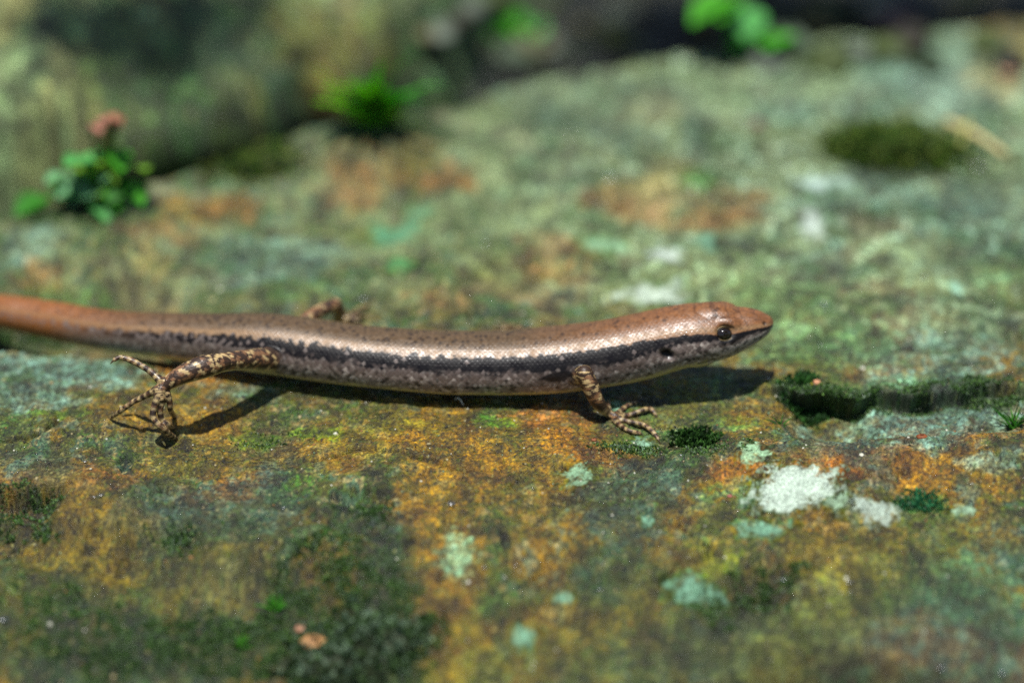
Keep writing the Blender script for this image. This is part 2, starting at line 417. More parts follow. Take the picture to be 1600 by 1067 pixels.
# stains and painted-in shade: pixel centre, pixel radii, colour, strength
STAINS_AND_SHADE = [
 (820, 690, 220, 36, C_OCH, .55), (560, 680, 240, 40, C_OCH, .5), (700, 800, 90, 90, C_OCH, .7), (690, 930, 70, 90, C_OCH, .65), (860, 760, 120, 60, C_OCH, .4),
 (80, 760, 150, 40, C_RUST, .55), (200, 640, 140, 36, C_OCH, .6), (130, 800, 80, 40, C_OCH, .6), (60, 720, 80, 26, C_SLATE, .5), (210, 800, 60, 26, C_SLATE, .55),
 (290, 720, 80, 30, C_OLI, .6), (420, 700, 60, 24, C_SLATE, .5), (400, 690, 40, 18, C_BRIGHT, .55), (500, 680, 44, 14, C_BRIGHT, .5), (460, 750, 24, 14, C_BRIGHT, .6),
 (420, 735, 45, 26, C_SLATE, .75), (300, 790, 60, 30, C_DARK, .5), (560, 800, 60, 28, C_DARK, .8), (500, 830, 80, 60, C_MOSS_SHADE, .7), (300, 880, 150, 60, C_OLI, .5),  # strong dark patch paints the crack shadow into the stone
 (260, 860, 70, 30, C_SLATE, .6), (330, 910, 120, 40, C_GREY, .4), (270, 950, 60, 30, C_OCH, .5), (520, 920, 50, 34, C_OCH, .8), (100, 900, 140, 60, C_OLI, .6), (30, 830, 60, 50, C_DARK, .7),
 (150, 930, 240, 130, C_MOSS_SHADE, .6), (420, 960, 260, 110, C_MOSS_SHADE, .6), (1350, 1000, 360, 90, C_SLATE, .55), (1250, 920, 300, 70, C_MOSS_SHADE, .40), (1000, 900, 200, 80, C_MOSS_SHADE, .45), (1450, 900, 200, 60, C_SLATE, .5), (1000, 1020, 240, 60, C_MOSS_SHADE, .45), (350, 800, 160, 50, C_SLATE, .5), (960, 780, 120, 60, C_MOSS_SHADE, .4), (420, 1020, 260, 70, C_MOSS_SHADE, .85), (100, 1010, 120, 70, C_MOSS_SHADE, .6), (610, 980, 60, 90, C_MOSS_SHADE, .8), (590, 860, 40, 60, C_DARK, .6), (230, 1040, 150, 40, C_DARK, .4),  # broad leading washes paint in the dimmer light on the falling foreground
 (720, 1040, 80, 50, C_OLI, .6), (715, 865, 30, 34, C_MINT, .6), (770, 950, 26, 20, C_GRN, .5), (560, 690, 60, 30, C_OLI, .5),
 (640, 660, 80, 20, C_OLI, .6), (780, 660, 40, 10, C_BRIGHT, .5), (850, 650, 80, 18, C_RUST, .55), (900, 690, 60, 20, C_RUST, .4),
 (1000, 760, 90, 50, C_SLATE, .6), (960, 810, 60, 34, C_SLATE, .6), (1000, 840, 36, 26, C_DARK, .5), (890, 900, 60, 26, C_DARK, .35), (1120, 850, 60, 60, C_OLI, .5), (1130, 890, 40, 40, C_BRIGHT, .35),
 (1150, 740, 60, 26, C_RUST, .6), (1150, 770, 50, 20, C_GRN, .4), (1290, 740, 90, 30, C_RUST, .6), (1330, 700, 90, 14, C_SLATE, .7), (1400, 730, 120, 34, C_RUST, .5), (1480, 735, 120, 30, C_OCH, .75), (1560, 745, 60, 24, C_OCH, .5),
 (1370, 740, 34, 18, C_SLATE, .6), (1510, 765, 24, 24, C_SLATE, .7), (1350, 715, 40, 18, C_SLATE, .6), (1560, 720, 60, 18, C_GREY, .6), (1160, 700, 120, 14, C_SLATE, .5),
 (1430, 790, 40, 14, C_GRN, .9), (1460, 830, 150, 40, C_OLI, .5), (1300, 900, 160, 70, C_OLI, .55), (1480, 900, 160, 70, C_GRN, .35), (1500, 1000, 160, 80, C_SLATE, .45), (1250, 1010, 160, 70, C_OLI, .55), (1000, 1010, 200, 60, C_OLI, .5),
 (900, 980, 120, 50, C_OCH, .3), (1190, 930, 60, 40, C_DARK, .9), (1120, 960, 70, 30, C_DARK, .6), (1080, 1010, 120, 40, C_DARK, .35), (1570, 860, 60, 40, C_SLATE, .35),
 (1420, 660, 190, 26, C_GREY, .9), (1320, 665, 50, 16, C_OLI, .35), (1160, 640, 90, 26, C_OCH, .6), (1100, 610, 90, 30, C_GRN, .4), (1060, 650, 70, 26, C_OLI, .6), (1140, 660, 60, 12, C_GRN, .5), (1260, 650, 50, 30, C_MOSS_SHADE, .8),
 (1010, 690, 70, 16, C_GRN, .5), (1100, 690, 60, 14, C_MOSS_SHADE, .8), (1280, 600, 70, 20, C_GRN, .5), (1400, 600, 120, 16, C_GRN, .6), (1300, 570, 60, 20, C_OCH, .3), (1450, 560, 140, 50, C_GREY, .5), (1240, 620, 30, 14, C_SLATE, .7), (1540, 610, 70, 26, C_MOSS_SHADE, .7), (1560, 650, 60, 30, C_GREY, .6),
 (100, 580, 150, 26, C_GREY, .95), (40, 620, 80, 22, C_GREY, .7), (90, 650, 50, 14, C_BRIGHT, .35), (30, 660, 50, 20, C_GRN, .4), (370, 610, 50, 12, C_GREY, .5), (60, 535, 110, 24, C_MOSS_SHADE, .9),
 (330, 690, 200, 44, C_OCH, .4), (120, 840, 160, 70, C_OCH, .4), (1250, 860, 220, 60, C_OCH, .35), (330, 880, 140, 50, C_OCH, .3),
 # the slab behind the animal
 (1450, 130, 220, 110, C_GREY, .6), (1460, 340, 220, 110, C_GREY, .5), (1000, 160, 260, 60, C_GREY, .4), (1400, 520, 240, 60, C_GREY, .4), (800, 330, 160, 80, C_PALE, .35),
 (1100, 440, 200, 60, C_PALE, .5), (1380, 470, 240, 80, C_PALE, .4), (1280, 420, 60, 40, C_SLATE, .5), (1500, 330, 80, 60, C_SLATE, .6), (1560, 300, 60, 40, C_DARK, .35), (1460, 400, 60, 40, C_OLI, .4), (1560, 430, 60, 60, C_GRN, .35), (1360, 350, 60, 30, C_RUST, .25),
 (1330, 540, 90, 40, C_GRN, .35), (1240, 500, 90, 40, C_GRN, .35), (1100, 345, 110, 22, C_RUST, .55), (1010, 330, 70, 26, C_RUST, .5), (1150, 320, 60, 20, C_RUST, .5), (940, 310, 50, 24, C_RUST, .5), (1000, 300, 60, 30, C_TAN, .6), (1050, 270, 40, 40, C_OCH, .35), (1090, 285, 26, 26, C_BRIGHT, .35),
 (860, 400, 70, 30, C_RUST, .45), (880, 430, 50, 20, C_RUST, .4), (1150, 385, 60, 12, C_DARK, .8), (870, 270, 60, 50, C_SLATE, .35), (970, 200, 60, 50, C_SLATE, .55), (1090, 220, 26, 60, C_SLATE, .65), (1130, 150, 80, 40, C_PALE, .5), (1280, 130, 60, 30, C_PALE, .6), (1230, 170, 60, 30, C_GREY, .5),  # slate streak and dark ledge line hold shadow painted into the colour
 (1350, 170, 60, 40, C_SLATE, .5), (1440, 130, 60, 40, C_GREY, .6), (1400, 260, 90, 20, C_DARK, .7), (1570, 50, 50, 60, C_OCH, .8), (1560, 130, 50, 40, C_TAN, .5), (920, 150, 100, 40, C_PALE, .35), (850, 180, 70, 50, C_SLATE, .4), (1020, 170, 70, 30, C_OCH, .25),
 (700, 280, 70, 24, C_RUST, .65), (560, 290, 60, 24, C_RUST, .5), (640, 240, 50, 24, C_OCH, .45), (300, 330, 70, 26, C_OCH, .6), (350, 325, 60, 20, C_RUST, .6), (240, 360, 60, 18, C_RUST, .45), (60, 430, 40, 22, C_RUST, .6), (180, 410, 120, 40, C_OLI, .3),
 (440, 400, 110, 40, C_GREY, .55), (350, 390, 60, 30, C_SLATE, .35), (470, 420, 40, 24, C_SLATE, .5), (240, 410, 30, 20, C_TAN, .5), (560, 360, 50, 30, C_OLI, .5), (480, 450, 90, 24, C_GRN, .45), (600, 450, 80, 24, C_PALE, .3), (690, 470, 60, 20, C_RUST, .3), (780, 430, 80, 40, C_OLI, .5), (770, 490, 60, 14, C_DARK, .5), (880, 460, 20, 12, C_DARK, .7),
 (40, 380, 60, 24, C_GREY, .5), (640, 200, 60, 30, C_DARK, .5), (730, 130, 70, 50, C_DARK, .4), (760, 220, 60, 40, C_PALE, .4), (100, 480, 120, 20, C_GRN, .5),
]
# lichen crusts: pixel centre, pixel radii, colour, rim colour, label
LICHENS = [
 (1243, 762, 76, 40, C_WHITE, C_GRN, 'large white lichen crust on the front ridge of the rock'),
 (1366, 800, 50, 26, srgb(160, 176, 160), C_GRN, 'pale grey lichen crust below right of the large white one'),
 (1312, 786, 30, 13, srgb(150, 178, 146), C_GRN, 'thin pale green lichen neck joining the white and the grey crust'),
 (1178, 708, 30, 16, srgb(165, 205, 160), C_GRN, 'small pale green lichen spot just above the large white crust'),
 (1190, 826, 48, 18, C_MINT, C_BRIGHT, 'mint green lichen smear below the large white crust'),
 (1084, 922, 50, 26, C_MINT, C_BRIGHT, 'mint green lichen patch beside the dark foreground pit'),
 (1008, 694, 20, 14, srgb(136, 176, 146), C_GRN, 'small mint lichen spot by the fingertips of the front foot'),
 (972, 636, 26, 9, srgb(150, 200, 170), C_GRN, 'mint lichen patch behind the front foot under the neck'),
 (902, 742, 26, 22, srgb(140, 178, 140), C_OLI, 'pale green round lichen spot on ochre rock'),
 (1010, 816, 13, 12, C_MINT, C_GRN, 'tiny round mint lichen dot on slate stain'),
 (1500, 798, 22, 9, srgb(165, 200, 165), C_GRN, 'small pale lichen fleck right of the grey crust'),
 (820, 995, 26, 18, C_MINT, C_GRN, 'blurred mint lichen spot at the foot of the ochre rock'),
 (880, 934, 20, 10, srgb(120, 165, 135), C_OLI, 'faint mint lichen fleck in the foreground'),
 (1040, 400, 34, 18, srgb(205, 220, 205), C_MINT, 'whitish blurred lichen spot on the slab behind the head'),
 (1105, 386, 20, 26, C_MINT, C_GRN, 'mint lichen spot beside the reddish ledge'),
 (945, 384, 40, 18, srgb(150, 195, 150), C_BRIGHT, 'light green lichen patch left of the whitish spot'),
 (1020, 466, 60, 18, srgb(205, 222, 200), C_BRIGHT, 'whitish lichen patch touching the back of the neck'),
 (1285, 284, 46, 17, srgb(190, 215, 200), C_GREY, 'pale blue green lichen patch below the dark moss cushion'),
 (1270, 354, 22, 20, srgb(200, 215, 200), C_GREY, 'small whitish lichen spot below the blue green patch'),
 (618, 370, 52, 26, srgb(96, 160, 118), C_GRN, 'blue green lichen patch on the slab above the back'),
 (625, 410, 26, 16, srgb(90, 150, 90), C_GRN, 'green lichen spot under the blue green patch'),
 (655, 335, 26, 16, srgb(105, 155, 115), C_GRN, 'small blue green lichen spot above the larger patch'),
 (1495, 455, 14, 12, srgb(175, 225, 195), C_GRN, 'tiny bright mint lichen dot on the right of the slab'),
]
# moss: pixel centre, pixel radii, weight
MOSSY = [
 (1290, 604, 80, 14, 1.0), (1400, 606, 100, 10, .9), (1255, 640, 30, 24, 1.2), (1340, 640, 26, 14, .4), (1430, 640, 30, 12, .6), (1540, 625, 70, 24, .8), (1085, 692, 36, 12, 1.6), (1120, 700, 60, 8, .4),
 (1440, 785, 40, 12, .9), (560, 1010, 140, 60, .8), (400, 1020, 160, 60, .75), (480, 930, 120, 40, .55), (200, 1010, 160, 60, .45), (60, 960, 80, 60, .3), (610, 950, 44, 70, .6), (530, 870, 80, 50, .4), (280, 840, 60, 24, .5),
 (40, 820, 60, 40, .8), (20, 780, 40, 20, .6), (1200, 935, 60, 30, .8), (1120, 960, 60, 20, .5), (60, 530, 110, 16, .9), (570, 795, 50, 14, .6), (960, 700, 50, 8, .25), (420, 690, 60, 20, .10), (1010, 705, 60, 10, .4),
 (300, 250, 120, 24, .8), (600, 190, 90, 30, .6), (100, 340, 100, 16, .5), (860, 80, 60, 24, .4), (1480, 240, 60, 20, .4), (1180, 90, 100, 16, .5), (1380, 340, 120, 20, .1),
]

def blob(X, Y, c, rx, ry, seed, wob=0.45):
    dx = (X - c[0]) / rx; dy = (Y - c[1]) / ry
    sel = (np.abs(dx) < 2.0) & (np.abs(dy) < 2.0)
    m = np.full_like(X, -1.0)
    if sel.any():
        xs, ys = X[sel], Y[sel]
        k = 1.6 / max(rx, 0.2)
        n = noise(xs * k, ys * k, seed) + 0.55 * noise(xs * k * 2.7, ys * k * 2.7, seed + 1) + 0.35 * noise(xs * 9, ys * 9, seed + 2) + 0.22 * noise(xs * 23, ys * 23, seed + 3)
        m[sel] = 1.0 - np.hypot(dx[sel], dy[sel]) + wob * n
    return m

def place(px, py, rx, ry):
    c = at(px, py); s = depth_of(c) / FPX
    e = 0.05
    gy = (H(c[0], c[1] + e, False) - H(c[0], c[1] - e, False)) / (2 * e)
    gy = float(np.clip(gy, -0.35, 0.35))
    vis = max(0.5 + 0.866 * gy, 0.22)              # how much the slope is foreshortened here
    return c, rx * s, ry * s / vis

def stone_colours(X, Y, far):
    n1 = fbm(X, Y, 0.6, 3, 101); n2 = fbm(X, Y, 1.4, 3, 111); n3 = fbm(X, Y, 3.3, 3, 121); n4 = fbm(X, Y, 8.0, 3, 131, 0.6); n5 = fbm(X, Y, 24.0, 2, 141, 0.7)
    S = X.shape + (3,)
    c = np.broadcast_to(C_OLI, S).copy()
    mx = lambda c, col, m: c + (col - c) * m[..., None]
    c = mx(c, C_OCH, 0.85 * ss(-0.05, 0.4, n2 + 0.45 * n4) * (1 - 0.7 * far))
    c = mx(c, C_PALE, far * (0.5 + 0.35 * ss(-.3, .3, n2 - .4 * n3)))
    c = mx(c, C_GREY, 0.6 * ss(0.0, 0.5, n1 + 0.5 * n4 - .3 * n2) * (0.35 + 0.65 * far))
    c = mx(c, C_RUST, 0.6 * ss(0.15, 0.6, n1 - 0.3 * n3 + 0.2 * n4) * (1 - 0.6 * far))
    c = mx(c, C_GRN, 0.7 * ss(0.05, 0.45, -n2 + 0.5 * n3 + 0.35 * n4))
    c = mx(c, C_SLATE, 0.75 * ss(0.2, 0.55, n3 - 0.4 * n1 + 0.45 * n4))
    c = mx(c, C_DARK, 0.5 * ss(0.3, 0.7, -n3 + 0.5 * n4 + 0.25 * n5))
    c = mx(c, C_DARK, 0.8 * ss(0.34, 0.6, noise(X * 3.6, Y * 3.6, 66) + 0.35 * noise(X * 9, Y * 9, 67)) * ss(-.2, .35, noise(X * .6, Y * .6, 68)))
    c = mx(c, C_DARK, 0.75 * ss(0.25, 0.75, n4 + 0.6 * n5 + 0.4 * n2))
    c = mx(c, C_TAN, 0.35 * ss(0.35, 0.8, n4 + 0.5 * n5 - 0.2 * n2))
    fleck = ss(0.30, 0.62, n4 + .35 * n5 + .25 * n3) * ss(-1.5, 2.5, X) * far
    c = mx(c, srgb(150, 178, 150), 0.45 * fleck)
    lum = np.exp(0.40 * n1 * 0 + 0.45 * n2 + 0.60 * n3 + 0.42 * n4 + 0.15 * n5) * 0.95
    return c, (n3, n4, n5, np.clip(lum, .3, 2.2))

def paint(X, Y, blobs, c, ns):
    n3, n4, n5, lum = ns
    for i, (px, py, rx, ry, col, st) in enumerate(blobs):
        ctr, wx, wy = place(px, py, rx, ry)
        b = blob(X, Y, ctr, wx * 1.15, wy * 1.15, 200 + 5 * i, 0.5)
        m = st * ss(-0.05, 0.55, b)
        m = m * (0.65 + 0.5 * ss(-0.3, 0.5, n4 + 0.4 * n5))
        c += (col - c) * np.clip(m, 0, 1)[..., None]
    return c

def speckle(X, Y, c, lum):
    c = c * lum[..., None]
    s1 = noise(X * 31, Y * 31, 301); s2 = noise(X * 25 + 3, Y * 25, 302); s3 = noise(X * 13, Y * 13, 303)
    c = c * np.clip(1 + 0.55 * s1 + 0.5 * s2 + 0.3 * s3, .2, 2.4)[..., None]
    d = ss(0.42, 0.7, noise(X * 22, Y * 22, 304) + 0.3 * s3)
    c = c + (C_DARK * 0.6 - c) * (0.75 * d)[..., None]
    l = ss(0.5, 0.8, noise(X * 27, Y * 27, 305) - 0.2 * s3)
    c = c + (srgb(165, 160, 110) - c) * (0.4 * l)[..., None]
    g = ss(0.35, 0.75, noise(X * 17, Y * 17, 306) + 0.3 * s3)
    c = c + (C_GRN - c) * (0.3 * g)[..., None]
    lu_ = c @ np.array([.3, .55, .15])
    c = lu_[..., None] + 1.22 * (c - lu_[..., None])
    l2 = np.maximum(c @ np.array([.3, .55, .15]), .004)
    c = c * ((l2 / .115) ** 0.28)[..., None]      # stronger difference between pale and dark stone
    return np.clip(c, 0.004, 0.8)

def axis(*segs):
    out = []
    for a, b, st in segs:
        out.append(np.linspace(a, b, max(int(round((b - a) / st)), 1), endpoint=False))
    out.append([segs[-1][1]])
    return np.concatenate(out)

gx = axis((-15, -7.5, 0.12), (-7.5, -5.8, 0.03), (-5.8, 5.8, 0.0125), (5.8, 7.5, 0.03), (7.5, 15, 0.12))
gy = axis((-10, -6.5, 0.12), (-6.5, -2.7, 0.028), (-2.7, 0.9, 0.0125), (0.9, 3.0, 0.025), (3.0, 11.0, 0.045), (11.0, 18, 0.15))
GX, GY = np.meshgrid(gx, gy)
GZ = H(GX, GY)
yb = pit_back(GX)
CRK = np.interp(GX, [2.8, 3.1, 3.7, 3.95, 4.35, 4.7, 5.2, 6], [.3, .8, .72, .1, .4, .08, .03, .0])
over = 0.27 * CRK * ss(yb - 0.02, yb + 0.03, GY) * (1 - ss(yb, yb + 0.6, GY)) * pit_mask_x(GX) * (1.0 + 0.30 * noise(GX * 1.9, GX * 0 + 4, 15) + 0.45 * noise(GX * 7.7, GX * 0 + 4, 16))
RV = np.stack([GX, GY - over, GZ], -1)
RN = grid_normals(RV)
NYR, NXR = GX.shape
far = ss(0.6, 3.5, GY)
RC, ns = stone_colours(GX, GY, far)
RC = paint(GX, GY, STAINS_AND_SHADE, RC, ns)
dcr = GY - crest(GX)
soil = ss(0.1, 0.9, dcr + 0.25 * ns[0])[..., None]
RC = RC + (C_SOIL_SHADE - RC) * soil  # soil tone kept very dark to paint in deep shade beyond the slab
mossM = np.zeros_like(GX)
for i, (px, py, rx, ry, wt) in enumerate(MOSSY):
    ctr, wx, wy = place(px, py, rx, ry)
    mossM = np.maximum(mossM, wt * ss(-0.1, 0.45, blob(GX, GY, ctr, wx, wy, 900 + 5 * i, 0.6)))
mossM *= ss(-0.6, 0.8, ns[0] + 0.9 * ns[1] + .5 * ns[2])
RC = RC + (C_MOSS_SHADE - RC) * np.clip(0.8 * mossM, 0, 0.8)[..., None]
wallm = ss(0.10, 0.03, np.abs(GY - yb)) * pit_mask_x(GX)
RC = RC + (C_MOSS_SHADE * .8 - RC) * (0.55 * wallm)[..., None]  # moss tint that also paints the crack's shade onto its wall
mossM = np.maximum(mossM, 0.35 * ss(.05, .5, ns[0] + .6 * ns[1]) * ss(0.22, 0.05, np.abs(GY - yb - .05)) * pit_mask_x(GX) * (GX < 6))
RC = speckle(GX, GY, RC, ns[3])
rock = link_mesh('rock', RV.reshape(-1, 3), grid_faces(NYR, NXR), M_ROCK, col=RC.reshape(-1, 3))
rock['kind'] = 'structure'
rock['label'] = 'stained mossy rock slab the skink lies on'

# forest floor far around the rock
gs = np.concatenate([-np.geomspace(12000, 20, 14), np.linspace(-18, 18, 13), np.geomspace(20, 12000, 14)])
fx, fy = np.meshgrid(gs, gs)
fz = -6.5 + 1.2 * noise(fx * 0.05, fy * 0.05, 3)
ground = link_mesh('ground', np.stack([fx, fy, fz], -1).reshape(-1, 3), grid_faces(*fx.shape), M_SOIL)
ground['kind'] = 'structure'

# boulder beyond the crevice
bx = axis((-14, -8, 0.12), (-8, 0.8, 0.04)); by = axis((2.0, 12.0, 0.045), (12.0, 20, 0.2))
BX, BY = np.meshgrid(bx, by)
BZ = np.maximum(HB(BX, BY), -7)
BC, bn = stone_colours(BX + 40, BY + .9 * BZ, np.ones_like(BX) * .75)
BST = [(300, 180, 130, 60, C_MOSS_SHADE, .8), (450, 150, 120, 60, C_DARK, .6), (600, 110, 60, 60, C_MOSS_SHADE, .6), (60, 60, 120, 60, C_PALE, .6), (30, 190, 60, 60, C_PALE, .7), (250, 150, 80, 50, C_PALE, .45), (130, 90, 120, 40, C_SLATE, .55), (90, 60, 80, 20, C_DARK, .35), (200, 140, 90, 40, C_OLI, .6), (330, 40, 60, 40, C_SLATE, .6), (390, 110, 60, 60, C_OCH, .45), (370, 90, 40, 30, C_PALE, .5),  # first patches: moss, with the undercut's shade painted into the colour
       (500, 60, 60, 60, C_OCH, .55), (520, 110, 40, 40, C_RUST, .55), (600, 20, 60, 30, C_OCH, .4), (460, 160, 60, 30, C_SLATE, .5), (370, 170, 80, 40, C_DARK, .45), (290, 200, 80, 40, C_DARK, .6), (130, 170, 60, 40, C_TAN, .35), (30, 280, 60, 40, C_PALE, .6), (60, 230, 40, 30, C_TAN, .3), (640, 110, 30, 60, C_SLATE, .6), (20, 10, 40, 20, C_TAN, .7), (300, 110, 40, 40, C_BRIGHT, .15)]
BC = paint(BX, BY, BST, BC, bn)
gl_ = 0.25 + 0.75 * ss(-7.0, -4.8, BX)
BC = BC + (C_PALE * 1.15 - BC) * (0.7 * (1 - ss(-7.2, -5.2, BX)) * ss(-.4, .3, bn[1]))[..., None]
BC = BC + (C_GRN * .8 - BC) * (0.4 * gl_ * ss(-.25, .35, bn[0] + .4 * bn[1]))[..., None]
BC = BC + (C_MOSS_SHADE - BC) * (0.6 * gl_ * ss(.05, .5, -bn[0] + .5 * bn[1] + .25 * noise(BX, BY, 89)))[..., None]
BC = BC * 1.12
BC = speckle(BX * 0.5, BY * 0.5, BC, bn[3])
fold = ss(-1.6, -0.1, BZ) * (1 - ss(0.0, 2.6, BZ)) * ss(-6.0, -4.4, BX) * ss(-1.0, -2.3, BX)
BV = np.stack([BX, BY - 1.0 * fold * (1 + .5 * noise(BX * 1.1, BY * .3, 88)), BZ], -1)
boulder = link_mesh('boulder', BV.reshape(-1, 3), grid_faces(*BX.shape), M_ROCK, col=BC.reshape(-1, 3))
tag(boulder, 'blurred olive boulder rising behind the mossy crevice', 'boulder')

# ------------------------------------------------------------------ lichen crusts lying on the stone
for i, (px, py, rx, ry, col, rim, label) in enumerate(LICHENS):
    ctr, wx, wy = place(px, py, rx, ry)
    x0, x1 = np.searchsorted(gx, [ctr[0] - 1.9 * wx, ctr[0] + 1.9 * wx]); y0, y1 = np.searchsorted(gy, [ctr[1] - 1.9 * wy, ctr[1] + 1.9 * wy])
    x0, y0 = max(x0 - 1, 0), max(y0 - 1, 0)
    sx, sy = GX[y0:y1, x0:x1], GY[y0:y1, x0:x1]
    m = blob(sx, sy, ctr, wx * 1.05, wy * 1.05, 1500 + 7 * i, 0.36) + 0.10
    v = RV[y0:y1, x0:x1]; nrm = RN[y0:y1, x0:x1]
    th = 0.007 * ss(0, 0.12, m) + 0.004 * (noise(sx * 18, sy * 18, 7) + noise(sx * 36, sy * 36, 8)) * ss(0.0, 0.2, m) - 0.008 * (m <= 0)
    th = th - 0.01 * ss(0.25, 0.6, noise(sx * 7, sy * 7, 9 + i)) * (1 - ss(0.1, 0.6, m))
    lv = v + nrm * th[..., None]
    under = RC[y0:y1, x0:x1]
    if i not in (0, 1): col = col * (0.85 if ctr[1] < .5 else 0.78)
    cc = np.broadcast_to(col, v.shape).copy()
    cov = ss(0.02, 0.50, m + 0.30 * noise(sx * 10, sy * 10, 62 + i) + 0.30 * noise(sx * 24, sy * 24, 63 + i) + .2 * noise(sx * 50, sy * 50, 64 + i))
    if np.mean(col) < 0.42 or ctr[1] > .5: cov = 0.9 * ss(0.0, 0.95, m + 0.42 * noise(sx * 8, sy * 8, 62 + i) + 0.38 * noise(sx * 20, sy * 20, 63 + i) + .35 * noise(sx * 45, sy * 45, 64 + i))
    e = ss(0.45, 0.05, m)
    cc = cc + (lerp(col, rim, 0.7) - cc) * e[..., None]
    cc = cc * np.clip(1 + 0.30 * noise(sx * 25, sy * 25, 5) + 0.30 * noise(sx * 50, sy * 50, 6) + .22 * noise(sx * 9, sy * 9, 4), .4, 1.25)[..., None]
    crk = np.maximum(ss(.11, .02, np.abs(noise(sx * 10, sy * 10, 66 + i))), .7 * ss(.12, .02, np.abs(noise(sx * 19, sy * 19, 67 + i)))) * ss(-.3, .4, noise(sx * 4, sy * 4, 68 + i))
    cc = cc * (1 - 0.5 * crk)[..., None]
    cc = under + (cc - under) * cov[..., None]
    ny, nx = sx.shape
    F = grid_faces(ny, nx)
    keep = (m.reshape(-1)[F] > -0.02).any(1)
    F = F[keep]
    if len(F) == 0: continue
    used, inv = np.unique(F, return_inverse=True)
    o = link_mesh('lichen_patch', lv.reshape(-1, 3)[used], inv.reshape(-1, 4), M_LICHEN, origin=ctr, col=cc.reshape(-1, 3)[used])
    tag(o, label, 'lichen', 'lichen crusts on the rock')

# ------------------------------------------------------------------ the skink
# pixel x, pixel y of the axis, depth Y, apparent half height in pixels, width factor
SP = [(1208, 505, .13, 5, 1.15), (1203, 505, .13, 12, 1.15), (1192, 506.5, .12, 21, 1.12), (1176, 509, .11, 29, 1.10), (1158, 513, .10, 35.5, 1.08), (1138, 517, .09, 42, 1.10), (1115, 520, .08, 47, 1.12), (1085, 522.5, .07, 50, 1.12), (1045, 531, .05, 52, 1.10),
      (1000, 543, .03, 54, 1.08), (950, 553, .0, 54, 1.10), (900, 560, .0, 55, 1.12), (850, 565, .0, 55, 1.13), (800, 568, .0, 53, 1.14), (750, 568.5, .0, 52.5, 1.14), (700, 568, .01, 52, 1.14), (650, 565, .04, 51, 1.14),
      (600, 561, .09, 50, 1.14), (550, 556, .16, 50, 1.12), (500, 549.5, .25, 50.5, 1.10), (450, 542, .34, 50, 1.08), (400, 536.5, .43, 48, 1.05), (350, 532, .53, 43, 1.02), (300, 528, .65, 39, 1.0), (250, 524, .77, 36, 1.0), (200, 520, .90, 33.5, 1.0),
      (150, 513.5, 1.06, 32, 1.0), (100, 504, 1.24, 31, 1.0), (50, 495, 1.42, 29.5, 1.0), (0, 487, 1.60, 27, 1.0)]
cen, ra, rb = [], [], []
for px, py, Y, hp, wf in SP:
    p = PY(px, py, Y); r = hp * depth_of(p) / FPX
    a = wf * r; b = math.sqrt(max(r * r - (a * 0.5) ** 2, 1e-6)) / 0.866
    cen.append(p); ra.append(a); rb.append(b)
for x, y, r in ((-6.6, 2.25, .165), (-7.5, 2.9, .135), (-8.4, 3.2, .10), (-9.3, 3.2, .065), (-10.0, 3.0, .02)):
    cen.append(np.array([x, y, max(float(H(x, y, False)) + r * 0.9, -0.3)])); ra.append(r); rb.append(r)
cen = np.array(cen); ra = np.array(ra); rb = np.array(rb)

def catmull(P, n_per):
    P = np.asarray(P, dtype=float)
    Q = np.vstack([2 * P[0] - P[1], P, 2 * P[-1] - P[-2]])
    out = []
    for i in range(1, len(Q) - 2):
        t = np.linspace(0, 1, n_per, endpoint=False)[:, None]
        p0, p1, p2, p3 = Q[i - 1], Q[i], Q[i + 1], Q[i + 2]
        out.append(0.5 * (2 * p1 + (p2 - p0) * t + (2 * p0 - 5 * p1 + 4 * p2 - p3) * t ** 2 + (3 * p1 - p0 - 3 * p2 + p3) * t ** 3))
    out.append(P[-1:])
    return np.vstack(out)

def resample(P, step):
    d = np.concatenate([[0], np.cumsum(np.linalg.norm(np.diff(P[:, :3], axis=0), axis=1))])
    s = np.linspace(0, d[-1], max(int(d[-1] / step), 2))
    return np.stack([np.interp(s, d, P[:, k]) for k in range(P.shape[1])], -1), s

def smooth1(A, n):
    for _ in range(n):
        B = A.copy(); B[1:-1] = 0.25 * A[:-2] + 0.5 * A[1:-1] + 0.25 * A[2:]; A = B
    return A

body_tab, body_s = resample(catmull(np.column_stack([cen, ra, rb]), 12), 0.03)
body_tab[:, 3:] = np.maximum(body_tab[:, 3:], 0.012)
body_tab[12:] = smooth1(body_tab, 10)[12:]

def frames(P):
    t = np.gradient(P[:, :3], axis=0); t /= np.linalg.norm(t, axis=1, keepdims=True)
    side = np.cross(t, [0, 0, 1.0]); side /= np.linalg.norm(side, axis=1, keepdims=True) + 1e-9
    up = np.cross(side, t)
    return t, side, up
BT, BS, BU = frames(body_tab)          # body runs snout -> tail (towards -X): side points to +Y (away)

